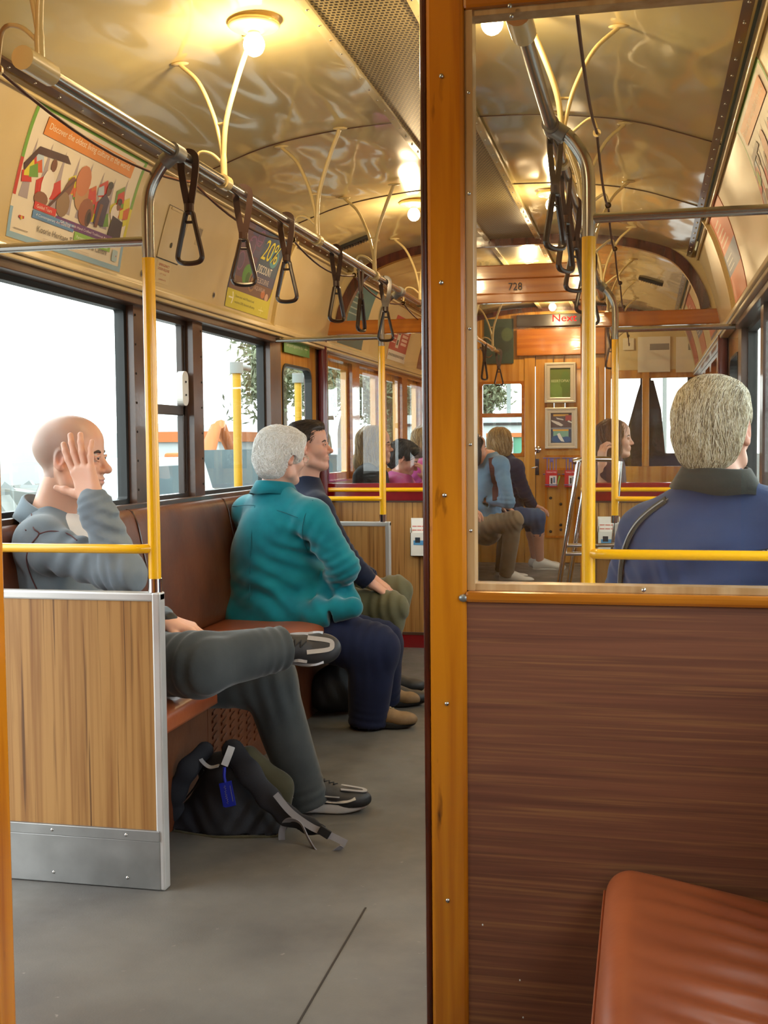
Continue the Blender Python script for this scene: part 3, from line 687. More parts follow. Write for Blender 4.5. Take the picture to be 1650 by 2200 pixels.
R4 = lambda u0, v0, u1, v1: [(u0, v0), (u1, v0), (u1, v1), (u0, v1)]
def disc(u, v, ru, rv=None, n=14, a=0): rv = rv or ru; return [(u+ru*math.cos(t)*math.cos(a)-rv*math.sin(t)*math.sin(a), v+ru*math.cos(t)*math.sin(a)+rv*math.sin(t)*math.cos(a)) for t in [2*PI*k/n for k in range(n)]]
def poster(name, label, fn, W_, H_, items, cat='poster', base='e6ddcb', th=.002, back=None, rough=.4):
    """items: ('p', colour, poly) or ('t', colour, text, u, v, h, w)"""
    cols = [base]; mb = MB()
    n = max(1, int(H_/.02))
    for side in (0, -th):
        mb.grid(lambda u, v: fn(u*W_, v*H_, side), 1, n, 0, False)
    def ci(c):
        if c not in cols: cols.append(c)
        return cols.index(c)
    e = [(0, H_*i/n) for i in range(n+1)]+[(W_, H_*(n-i)/n) for i in range(n+1)]
    for i in range(len(e)):
        a, b = e[i], e[(i+1) % len(e)]; mb.add([fn(*a, 0), fn(*b, 0), fn(*b, -th), fn(*a, -th)], [(0, 1, 2, 3)], 0)
    off = .0004
    for it in items:
        if it[0] == 'p': patch(mb, it[2], fn, ci(it[1]), off); off += .00003
        else: put_text(mb, it[2], lambda u, v: fn(u, v, off+.0002), it[3], it[4], it[5], ci(it[1]), w=it[6], slant=it[7] if len(it) > 7 else 0)
    o = mb.build(name, [flat(c, rough) for c in cols], fix=False)
    return tag(o, label, cat)
def koorie():
    I = []
    p = lambda c, q: I.append(('p', c, q)); t = lambda c, s, u, v, h, w, sl=0: I.append(('t', c, s, u, v, h, w, sl))
    p('6fa53a', R4(0, .392, .74, .41)); p('6fa53a', R4(0, .235, .016, .41)); p('c0392b', R4(0, .125, .016, .235)); p('8fb4cf', R4(0, 0, .74, .018)); p('8fb4cf', R4(.722, 0, .74, .09)); p('8fb4cf', R4(0, 0, .016, .09)); p('d3c935', R4(.722, .09, .74, .225)); p('6fa53a', R4(.722, .225, .74, .41))
    rnd = random.Random(3)
    for i in range(8): u = .03+i*.085; p('a99da4', [(u, .125), (u+.05, .125), (u+.03, .30+.02*rnd.random())])
    cs = ['c9352c', 'd9cf3a', '6a9a3a', 'c9352c', 'd9cf3a', 'b7cbe0', 'd0602a']
    for i in range(46):
        u = .02+rnd.random()*.68; v = .125+rnd.random()*.10; s = .03+.04*rnd.random()
        p(cs[i % 7], [(u, v), (min(.72, u+s), v+.01), (min(.72, u+s*.6), v+s), (u-.008, v+s*.6)])
    br = ['6b4030', '8a5a40', '4a3038', '3a2e3a']
    # group of musicians and instruments
    p('efe7dc', disc(.17, .185, .035, .05)); p('7a4a34', disc(.18, .25, .016, .02)); p('4a2c28', [(.02, .22), (.08, .285), (.24, .295), (.27, .275), (.22, .272), (.08, .262), (.03, .20)])
    p('8a5a40', disc(.15, .14, .04, .022)); p('7a4a34', disc(.29, .20, .02, .05, a=-.5)); p('8f7355', disc(.28, .15, .04, .04)); p('5a3428', [(.19, .125), (.33, .25), (.335, .245), (.20, .12)])
    p('b98a5c', disc(.38, .20, .042, .05)); p('c4764a', disc(.37, .245, .045, .05)); p('9a5a3c', disc(.43, .155, .05, .045)); p('5c3b30', disc(.45, .14, .02, .03)); p('2a1c1a', disc(.455, .14, .012, .02))
    p('3d2c4c', [(.49, .13), (.56, .13), (.565, .22), (.53, .24), (.49, .2)]); p('5c3a2c', disc(.545, .255, .017, .022)); p('1f1a22', disc(.548, .27, .017, .013)); p('7a4a34', [(.50, .12), (.52, .12), (.53, .2), (.51, .2)])
    p('e8e0da', disc(.62, .19, .03, .03)); p('33222e', [(.60, .09), (.70, .09), (.69, .17), (.61, .18)]); p('7a4a34', disc(.635, .22, .015, .019)); p('221a22', disc(.637, .232, .016, .012))
    p('dd8a34', R4(.075, .322, .66, .378)); t('f3e6cf', 'Discover the oldest living culture in the world.', .095, .337, .026, .54)
    p('d0342c', R4(.12, .105, .25, .128)); t('f6e0d0', 'Guided Tours', .135, .111, .011, .09)
    p('6a3a78', R4(.255, .085, .64, .11)); t('f0e6ee', 'Gift Shop with Hand Crafted Traditional Art', .285, .091, .011, .32)
    p('5d8cc0', R4(.12, .078, .375, .102)); t('e8f0f8', '4 Contemporary Art Galleries', .14, .084, .011, .21)
    p('8fbf50', R4(.385, .056, .64, .083)); t('eef6e0', 'Permanent Interactive Exhibitions', .40, .063, .011, .22)
    t('6b6258', 'Koorie Heritage Trust Cultural Centre', .16, .036, .024, .46)
    for k in range(2): p('c8b8a8', R4(.2, .027-.006*k, .5, .028-.006*k))
    p('b5302a', R4(.05, .064, .078, .072)); p('d8b030', disc(.064, .066, .006)); p('8a8076', R4(.03, .03, .11, .032))
    p('a9c4cf', rrect(.66, .03, .70, .07, .008)); p('b0413a', disc(.69, .05, .003)); p('333', disc(.68, .085, .004)) if 0 else None
    return I
poster('advertising_poster', 'heritage trust poster with orange banner on the left cove above the bald man', (lambda f_: (lambda u, v, off=0: f_(u*1.03, v*1.01-.004, off)))(covemap(-1, 3.15, 3.91)), .74, .41, koorie())
poster('advertising_poster', 'heritage trust poster on the right cove, seen obliquely behind the glass', covemap(1, 3.22, 4.0), .74, .41, koorie())
def aqua():
    I = []; p = lambda c, q: I.append(('p', c, q)); t = lambda c, s, u, v, h, w, sl=0: I.append(('t', c, s, u, v, h, w, sl))
    p('5a3f58', R4(.01, .10, .28, .40)); p('46496f', R4(.12, .26, .5, .40)); p('2c4a68', R4(.3, .2, .60, .40)); p('6b4a3c', R4(.01, .085, .60, .15))
    for u, v, r in ((.16, .30, .05), (.08, .22, .045), (.24, .35, .04)): p('7a4f80', disc(u, v, r)); p('514468', disc(u, v, r*.85))
    p('4f8a3a', disc(.2, .17, .06, .05)); p('35602c', disc(.22, .155, .03, .03)); p('8f6a48', disc(.29, .15, .05, .05)); p('4a3040', disc(.29, .15, .038, .038)); p('8f6a48', disc(.29, .15, .02, .02))
    p('3f8a9a', disc(.5, .29, .06, .045)); p('283a52', disc(.5, .295, .04, .03)); p('b5683a', disc(.47, .11, .03, .02)); p('c7a08c', disc(.53, .1, .025, .02))
    p('c9c02c', R4(0, 0, .60, .085)); p('c9c02c', [(.60, 0), (.60, .17), (.585, .11), (.55, .08), (.5, .07), (.5, 0)])
    t('d3c92e', '20%', .31, .265, .10, .22, .25); t('f1ece6', 'DISCOUNT', .315, .20, .04, .2, .05); t('c8bcbc', 'MELBOURNE', .325, .155, .026, .19); t('c0b0ae', 'AQUARIUM', .335, .115, .024, .15); t('a07c50', '@', .265, .125, .05, .05)
    t('5c5a34', 'Show your valid Metcard and', .11, .05, .016, .26); t('5c5a34', 'receive a 20% discount off entry', .11, .023, .016, .28)
    p('f2efd8', R4(.03, .043, .08, .05)); p('f2efd8', [(.068, .02), (.078, .02), (.092, .047), (.078, .074), (.068, .074), (.082, .047)])
    p('e6e2a0', R4(.45, .03, .52, .034)); p('e6e2a0', R4(.483, .015, .487, .05))
    return I
poster('advertising_poster', 'blue and purple 20% discount poster with yellow foot on the left cove', covemap(-1, 4.985, 5.585), .60, .395, aqua(), base='3f4468')
def stripes(c1, c2, c3, txt=None):
    I = [('p', c1, R4(0, .22, .6, .40)), ('p', c2, R4(0, .12, .6, .22)), ('p', c3, R4(0, 0, .6, .12))]
    for k in range(5): I.append(('p', 'e8d8cc', R4(.08, .245+.025*k, .4-.03*k, .252+.025*k)))
    for k in range(3): I.append(('p', 'd8e0ea', R4(.08, .14+.022*k, .34, .146+.022*k)))
    return I
poster('advertising_poster', 'red poster with blue band on the right cove, middle of the right row', covemap(1, 5.0, 5.6), .6, .40, stripes('c8562e', '6a7fa8', 'd4744a'), base='c8562e')
poster('advertising_poster', 'purple and yellow poster on the right cove just beyond the bulkhead', covemap(1, 7.0, 7.6), .6, .40, [('p', '5a4a78', R4(0, .2, .6, .4)), ('p', 'c0b82c', R4(.1, .27, .5, .33)), ('p', 'c04438', R4(0, .02, .6, .2))], base='5a4a78')
poster('advertising_poster', 'red and blue poster on the right cove, second beyond the bulkhead', covemap(1, 8.2, 8.8), .6, .40, stripes('b54a38', '5a6a98', 'c06a50'), base='b54a38')
poster('advertising_poster', 'dark red poster on the right cove, third beyond the bulkhead', covemap(1, 9.4, 10.0), .6, .40, [('p', '7a3a58', R4(.0, .2, .6, .4))], base='a8402c')
tl = [('p', '2c6a70', R4(0, .13, .62, .40)), ('p', '1f4f58', R4(0, 0, .62, .12)), ('p', 'b8b8a8', R4(0, .12, .62, .128)), ('t', 'b9c8c0', 'REDISCOVER', .06, .28, .03, .34), ('t', 'b9c8c0', 'THE GARDEN', .06, .22, .03, .34), ('p', 'b04a3c', disc(.5, .1, .02))]
tl = [q for q in tl if q[0] == 'p']+[('p', '9db8b4', R4(.06, .20+.035*k, .4-.05*k, .208+.035*k)) for k in range(5)]
poster('advertising_poster', 'teal poster on the left cove just beyond the arch', covemap(-1, 6.95, 7.57), .62, .40, tl, base='24585f')
rd = [('p', 'e9e2da', R4(0, 0, .62, .075)), ('p', 'e6e0d6', R4(.2, .1, .30, .27)), ('p', '302a28', R4(.22, .2, .28, .26)), ('p', '302a28', R4(.22, .12, .27, .16))]+[('p', 'f0d8d0', R4(.03, .13+.03*k, .17, .138+.03*k)) for k in range(4)]+[('p', 'f0c8c0', R4(.36, .13+.03*k, .56, .15+.03*k)) for k in range(4)]+[('p', '4a4440', R4(.03+.05*k, .03, .06+.05*k, .05)) for k in range(11)]
poster('advertising_poster', 'red poster with white panel on the left cove, second beyond the arch', covemap(-1, 8.35, 8.97), .62, .33, rd, base='b8352c')
poster('advertising_poster', 'red and brown poster on the left cove, third beyond the arch', covemap(-1, 9.5, 10.1), .6, .38, stripes('9a3a2c', '3a2c34', '7a4a3a'), base='9a3a2c')
# green notice over the sliding door, next to the first side window
fl = lambda X, Y0_, Z0_: (lambda u, v, off=0: (X+off+.002, Y0_+u, Z0_+v))
a = P(581, 752, X=-1.85); b = P(655, 735, X=-1.85)
poster('door_notice', 'green notice strip above the sliding door', fl(-1.872, 5.95, 1.70), .48, .125, [('t', 'd8ecc8', 'Safe guard against the slip', .04, .03, .022, .3), ('p', 'cfe8bc', R4(.38, .04, .44, .045)), ('p', 'cfe8bc', R4(.408, .02, .412, .07))], 'notice', base='4f9a38')
cm = covemap(-1, 0, 1, .011)
cf = lambda y0, v0: (lambda u, v, off=0: cm(y0+u, v0+v, off))
# hatch
y0 = P(345, 560, X=-1.84)[1]
t = thing('hatch_cover', 'small cream hatch with key hole beside the first poster', 'hatch', (XL+.04, 4.32, 1.9))
f = cf(4.20, .10); mb = MB(); mb.grid(lambda u, v: f(u*.2, v*.2, .002), 4, 10); mb.build('cover', 'cream_cove', t, fix=False)
mb = MB()
for q in (R4(-.004, -.004, .204, 0), R4(.2, 0, .205, .2), R4(-.003, .2, .204, .203)): patch(mb, q, f, 0, .001)
mb.build('gap', 'dark_vent', t, fix=False)
mb = MB(); patch(mb, disc(.1, .06, .009, .011), f, 0, .004); mb.build('key_hole', 'dark_vent', t, fix=False)
mb = MB(); patch(mb, R4(.02, .19, .18, .2), f, 0, .004); mb.build('hinge', 'cream_strut', t, fix=False)
poster('door_notice', 'emergency door release notice in red letters below the hatch', cf(4.22, .005), .13, .085, [('t', 'b8493c', 'EMERGENCY', .015, .066, .010, .1), ('t', 'b8493c', 'DOOR RELEASE', .01, .050, .010, .11), ('t', 'c07a68', 'LIFT FLAP', .035, .034, .006, .06), ('t', 'c07a68', 'OPERATE', .03, .012, .006, .07)], 'notice', base='d8c79c')
poster('door_notice', 'tiny grey sticker behind the first strap handle', cf(4.52, .20), .05, .075, [('p', '7a6a50', R4(.005, .04, .045, .07))], 'notice', base='c0ac80')
for y, v, lb in ((4.10, .02, 'round key hole in the cream cove right of the first poster'), (4.84, .03, 'round key hole in the cream cove left of the blue poster')):
    mb = MB(); f = cf(y, v); patch(mb, disc(0, 0, .012, .014), f, 1, .001); patch(mb, disc(.001, 0, .006, .009), f, 0, .002); tag(mb.build('key_hole', ['dark_vent', 'screw'], fix=False), lb, 'key hole')
# raised cream upright beside the blue poster, both sides
for sgn in (-1, 1):
    cmx = covemap(sgn, 0, 1, .004); mb = MB()
    for off, y in ((.0, 5.64), ):
        pts = [cmx(5.66 if sgn < 0 else 1-5.66, v, .006) for v in np.linspace(-.02, .43, 16)]
        mb.ribbon(pts, .02, .01, (0, 1, 0))
        pts = [cmx(5.70 if sgn < 0 else 1-5.70, v, .012) for v in np.linspace(-.02, .43, 16)]
        mb.tube(pts, .006, 6)
    for v in (.03, .09, .25): mb.ell(cmx(5.655 if sgn < 0 else 1-5.655, v, .02), (.005, .006, .006), n=8, mi=1)
    struct(mb.build('trim_%d' % (50 if sgn < 0 else 51), ['cream_strut', 'screw']), 'cream upright moulding on the cove')
# ceiling vents
for (px, py), lb in (((762, 510), 'dark slotted vent on the left of the ceiling near the arch'), ((1398, 601), 'dark slotted vent on the right of the ceiling beyond the bulkhead')):
    p = P(px, py, Z=2.315); x = p[0]; d = x-XC; zz = ceil_z(x); sl_ = (ceil_z(x+.01)-ceil_z(x-.01))/.02
    t = thing('ceiling_vent', lb, 'vent', (x, p[1], zz-.01))
    u_ = v3((1, 0, sl_)); u_ /= np.linalg.norm(u_); nrm = np.cross(u_, (0, 1, 0))
    mb = MB(); mb.obox((x, p[1], zz-.008), u_*.085, (0, .032, 0), nrm*.009); mb.build('frame', 'dark_vent', t, bevel=.004)
    mb = MB()
    for k in range(9): mb.obox(v3((x, p[1], zz-.02))+u_*(-.064+.016*k), u_*.0022, (0, .022, 0), nrm*.004)
    mb.build('slats', 'brown_dark', t)
# leaflet holders on the bulkhead and on the end door
def holder(label, x0, x1, z0, z1, Y, style):
    t = thing('leaflet_holder', label, 'leaflet holder', ((x0+x1)/2, Y-.02, z0))
    if style == 'white':
        mb = MB(); mb.box(x0, x1, Y-.008, Y, z0, z1); mb.box(x0, x1, Y-.04, Y-.036, z0, z0+(z1-z0)*.62); mb.box(x0, x0+.004, Y-.04, Y, z0, z0+(z1-z0)*.75); mb.box(x1-.004, x1, Y-.04, Y, z0, z0+(z1-z0)*.75); mb.box(x0, x1, Y-.04, Y, z0, z0+.004); mb.build('holder', 'white_plastic', t)
        mb = MB(); mb.box(x0+.008, x1-.008, Y-.03, Y-.01, z0+.006, z1-.01); h = z1-z0
        for k in range(6): mb.box(x0+.012+(x1-x0-.03)*(k % 3)/3, x0+.02+(x1-x0-.03)*((k % 3)+.6)/3, Y-.0315, Y-.0302, z0+h*(.68+.1*(k//3)), z0+h*(.70+.1*(k//3)), 1)
        mb.box(x0+.02, x1-.012, Y-.0415, Y-.0402, z0+h*.3, z0+h*.42, 2); mb.box(x0+.03, x0+.06, Y-.042, Y-.0415, z0+h*.36, z0+h*.5, 3)
        mb.build('leaflets', [flat('f0efe9'), flat('d05a4a'), flat('4f8fc0'), flat('26303a')], t)
    else:
        mb = MB()
        for q in (.15, .38, .62, .85): xx = x0+(x1-x0)*q; mb.tube([(xx, Y-.012, z0+.02), (xx, Y-.012, z1)], .004, 6)
        mb.tube([(x0-.02, Y-.012, z1), (x1+.02, Y-.012, z1)], .004, 6); mb.tube([(x0-.02, Y-.012, z1-.14), (x1+.02, Y-.012, z1-.14)], .004, 6); mb.tube([(x0, Y-.06, z0+.02), (x1, Y-.06, z0+.02)], .004, 6); mb.ell(((x0+x1)/2, Y-.015, z1-.02), (.016, .006, .016), n=10)
        mb.build('wire_frame', flat('6f66a8'), t)
        zt = z0+(z1-z0)*.58
        mb = MB(); mb.box(x0+.004, x1-.004, Y-.055, Y-.02, z0, zt); h = zt-z0; w_ = x1-x0
        put_text(mb, 'THEATRE', lambda u, v: (u, Y-.0565, v), x0+.012, z0+h*.84, h*.09, 1, w=w_*.8); mb.box(x0+w_*.36, x1-w_*.08, Y-.057, Y-.0555, z0+h*.07, z0+h*.68, 2)
        mb.box(x0+w_*.45, x0+w_*.6, Y-.058, Y-.057, z0+h*.2, z0+h*.55, 3); mb.box(x0+w_*.66, x0+w_*.8, Y-.058, Y-.057, z0+h*.25, z0+h*.6, 4)
        mb.build('leaflets', [flat('c8202a'), flat('f4e0e0'), flat('e4e0e0'), flat('3a3a44'), flat('5a76a0')], t, fix=False)
        mb = MB(); mb.obox((x1+.005, Y-.035, z0+h*.36), (.004, 0, -.002), (0, .01, 0), (.012, 0, h*.3)); mb.build('green_leaflet', flat('8fd850'), t)
a, b = P(884, 1194, Y=YB), P(925, 1113, Y=YB); holder('white acrylic leaflet holder on the bulkhead panel beside the varnished post', a[0], b[0], a[2], b[2], YB+.004, 'white')
a, b = P(1284, 1192, Y=YB), P(1332, 1110, Y=YB); holder('white leaflet holder on the bulkhead panel right of the big yellow pole', a[0], b[0], a[2], b[2], YB+.004, 'white')
a, b = P(1172, 1046, Y=YE), P(1199, 984, Y=YE); holder('left wire leaflet rack with red leaflets on the end door', a[0], b[0], a[2], b[2], YE-.005, 'wire')
a, b = P(1213, 1046, Y=YE), P(1240, 984, Y=YE); holder('right wire leaflet rack with red leaflets on the end door', a[0], b[0], a[2], b[2], YE-.005, 'wire')
# framed pictures on the end door
def picture(label, px0, py0, px1, py1, items, base):
    a, b = P(px0, py1, Y=YE-.03), P(px1, py0, Y=YE-.03); x0, z0, x1, z1 = a[0], a[2], b[0], b[2]
    t = thing('picture_frame', label, 'picture', ((x0+x1)/2, YE-.02, z0)); f = .048
    for f0, f1, ya, yb in ((0, .02, YE-.03, YE-.006), (.014, f, YE-.024, YE-.006)):
        mb = MB(); mb.frame(rrect(x0+f0, z0+f0, x1-f0, z1-f0, .001), rrect(x0+f1, z0+f1, x1-f1, z1-f1, .001), lambda u, v: (u, ya, v), lambda u, v: (u, yb, v)); mb.build('frame', 'silver', t, bevel=.004)
    for q in (.28, .62): MB().tube([(x0+(x1-x0)*q, YE-.012, z1), (x0+(x1-x0)*q, YE-.012, z1+.06)], .005, 6).build('hanger', 'bright_chrome', t)
    W_, H_ = x1-x0-2*f, z1-z0-2*f; cols = [base]; mb = MB()
    mb.box(x0+f-.003, x1-f+.003, YE-.012, YE-.006, z0+f-.003, z1-f+.003, 0); off = .0135
    for it in items:
        if it[1] not in cols: cols.append(it[1])
        k = cols.index(it[1]); off += .0002
        if it[0] == 'p': mb.add([(x0+f+u*W_, YE-off, z0+f+v*H_) for u, v in it[2]], [list(range(len(it[2])))], k)
        else: put_text(mb, it[2], lambda u, v: (u, YE-off-.0005, v), x0+f+it[3]*W_, z0+f+it[4]*H_, it[5]*H_, k, w=it[6]*W_)
    mb.build('print', [flat(c) for c in cols], t, fix=False)
mat('silver', 'c9c0b0', .35, metal=.6)
picture('silver framed green picture, upper of the two on the end door', 1170, 778, 1237, 866, [('p', '6f8f4a', R4(0, 0, .6, .6)), ('p', '5c7a3c', disc(.75, .5, .25, .4)), ('p', '74964e', disc(.3, .25, .3, .2)), ('t', 'cfd6a8', 'BEERTOPIA!', .05, .52, .09, .9)], '66793a')
picture('silver framed picture with two photographs, lower of the two on the end door', 1171, 875, 1240, 964, [('p', '5a4c50', R4(0, .52, 1, 1)), ('p', 'd9a850', R4(.12, .9, .85, .97)), ('p', 'a84848', R4(.7, .75, 1, .93)), ('p', 'd8d0cc', [(.02, .78), (.4, .7), (.6, .6), (.5, .56), (.3, .62), (.05, .72)]), ('p', 'c8c4c4', [(.25, .86), (.6, .8), (.62, .76), (.3, .8)]), ('p', 'ddd8d4', [(.8, .72), (1, .66), (1, .7), (.85, .76)]),
        ('p', '3a4a68', R4(.02, 0, .98, .46)), ('p', 'd9a850', R4(.1, .4, .85, .46)), ('p', '7fb0a0', R4(.12, .2, .85, .4)), ('p', '2f5c94', disc(.3, .14, .26, .12)), ('p', '2f5c94', disc(.75, .12, .22, .1)), ('p', 'e4e4e4', [(.3, .3), (.42, .34), (.55, .18), (.66, .04), (.5, .06), (.38, .16)])], '8f8f98')
# dark poster high on the end wall, cream notices, LED sign
a, b = P(1040, 782, Y=YE-.02), P(1103, 684, Y=YE-.02)
fnE = lambda X, Z: (lambda u, v, off=0: (X+u, YE-.012-off, Z+v))
poster('wall_poster', 'dark green poster high on the end wall left of the display board', fnE(a[0], a[2]), b[0]-a[0], b[2]-a[2], [('p', '2c3a34', disc(.15, .2, .1, .12)), ('p', '4a5a40', disc(.2, .25, .05, .06))], base='34463e')
for (q0, q1, q2, q3), c, lb in (((1370, 800, 1440, 722), 'e2dfd6', 'white notice left of centre on the cream panel over the end wall windows'), ((1452, 800, 1512, 722), 'e6e4de', 'white notice at the right of the cream end wall panel'), ((1338, 752, 1362, 726), 'ddd4c0', 'small cream notice behind the second pole')):
    a, b = P(q0, q1, Y=YE-.02), P(q2, q3, Y=YE-.02)
    poster('wall_notice', lb, fnE(a[0], a[2]), b[0]-a[0], b[2]-a[2], [('p', '8a8c90', R4(.1, (b[2]-a[2])*.62, .26, (b[2]-a[2])*.8))] if c[0] == 'e' else [], 'notice', base=c)
a, b = P(1110, 703, Y=YE-.06), P(1300, 671, Y=YE-.06)
t = thing('led_sign', 'dark next stop display with red letters on the end wall', 'display', ((a[0]+b[0])/2, YE-.06, a[2]))
mb = MB(); mb.box(a[0], b[0], YE-.07, YE-.0, a[2], b[2]); mb.build('housing', 'led_back', t, bevel=.004)
mb = MB(); p = P(1187, 691, Y=YE-.075); put_text(mb, 'Next S', lambda u, v: (u, YE-.074, v), p[0], p[2], .06, 0, w=.275); mb.build('lettering', 'led', t, fix=False)
# chrome stand in the doorway
t = thing('chrome_stand', 'slanted chrome tube stand standing in the bulkhead doorway', 'stand', (-.5, 6.3, 0))
a, b = P(1243, 992, Y=6.3), P(1202, 1250, Y=6.3); d = (b-a)/(a[2]-b[2]); f = a+d*(a[2]-.005)
mb = MB()
for o in (0, .13): mb.tube([v3(a)+v3((o*.35, o, 0)), v3(f)+v3((o*.35, o, 0))], .0135, 14)
mb.build('leg', 'bright_chrome', t)
mb = MB()
for py in (1172, 1190):
    q = P(1213, py, Y=6.3); mb.tube([(q[0], 6.3, q[2]), (q[0]+.3, 6.34, q[2]+.002)], .011, 12)
mb.build('rung', 'bright_chrome', t)
mb = MB(); mb.tube([(a[0]-.03, 6.3, a[2]), (a[0]+.04, 6.32, a[2]+.015), (a[0]+.2, 6.36, a[2]+.01)], .015, 12); mb.build('top_bar', 'bright_chrome', t)
mb = MB(); mb.tube([(f[0]+.3, 6.34, .003), (a[0]+.22, 6.36, a[2])], .0125, 12); mb.build('rear_leg', 'bright_chrome', t)
# second long yellow rail across the far bulkhead and driver seats beyond
for xa, xb, lb in ((-1.86, -1.1, 'yellow rail across the bulkhead panel on the left'), (-.34, .42, 'yellow rail across the bulkhead panel on the right')):
    mb = MB(); mb.tube(smooth_path([(xa+.01, YB, .94), (xa+.015, YB-.05, .94), (xa+.05, YB-.06, .94), (xb-.05, YB-.06, .94), (xb-.015, YB-.05, .94), (xb-.01, YB, .94)], 5), .0125, 12)
    tag(mb.build('grab_rail', 'yellow'), lb, 'rail')
# mirrors and dark cab seats seen through the end wall window
for q, lb in (([(1352, 985), (1346, 930), (1368, 850), (1378, 818), (1404, 818), (1420, 880), (1430, 985)], 'dark high backed driver seat behind the end wall windows'), ):
    m = MB(); m.prism([(P(x, y, Y=YE+.7)[0], P(x, y, Y=YE+.7)[2]) for x, y in q], lambda u, v: (u, YE+.62, v), lambda u, v: (u, YE+.78, v)); tag(m.build('driver_seat', 'dark_vent', bevel=.03), lb, 'seat')
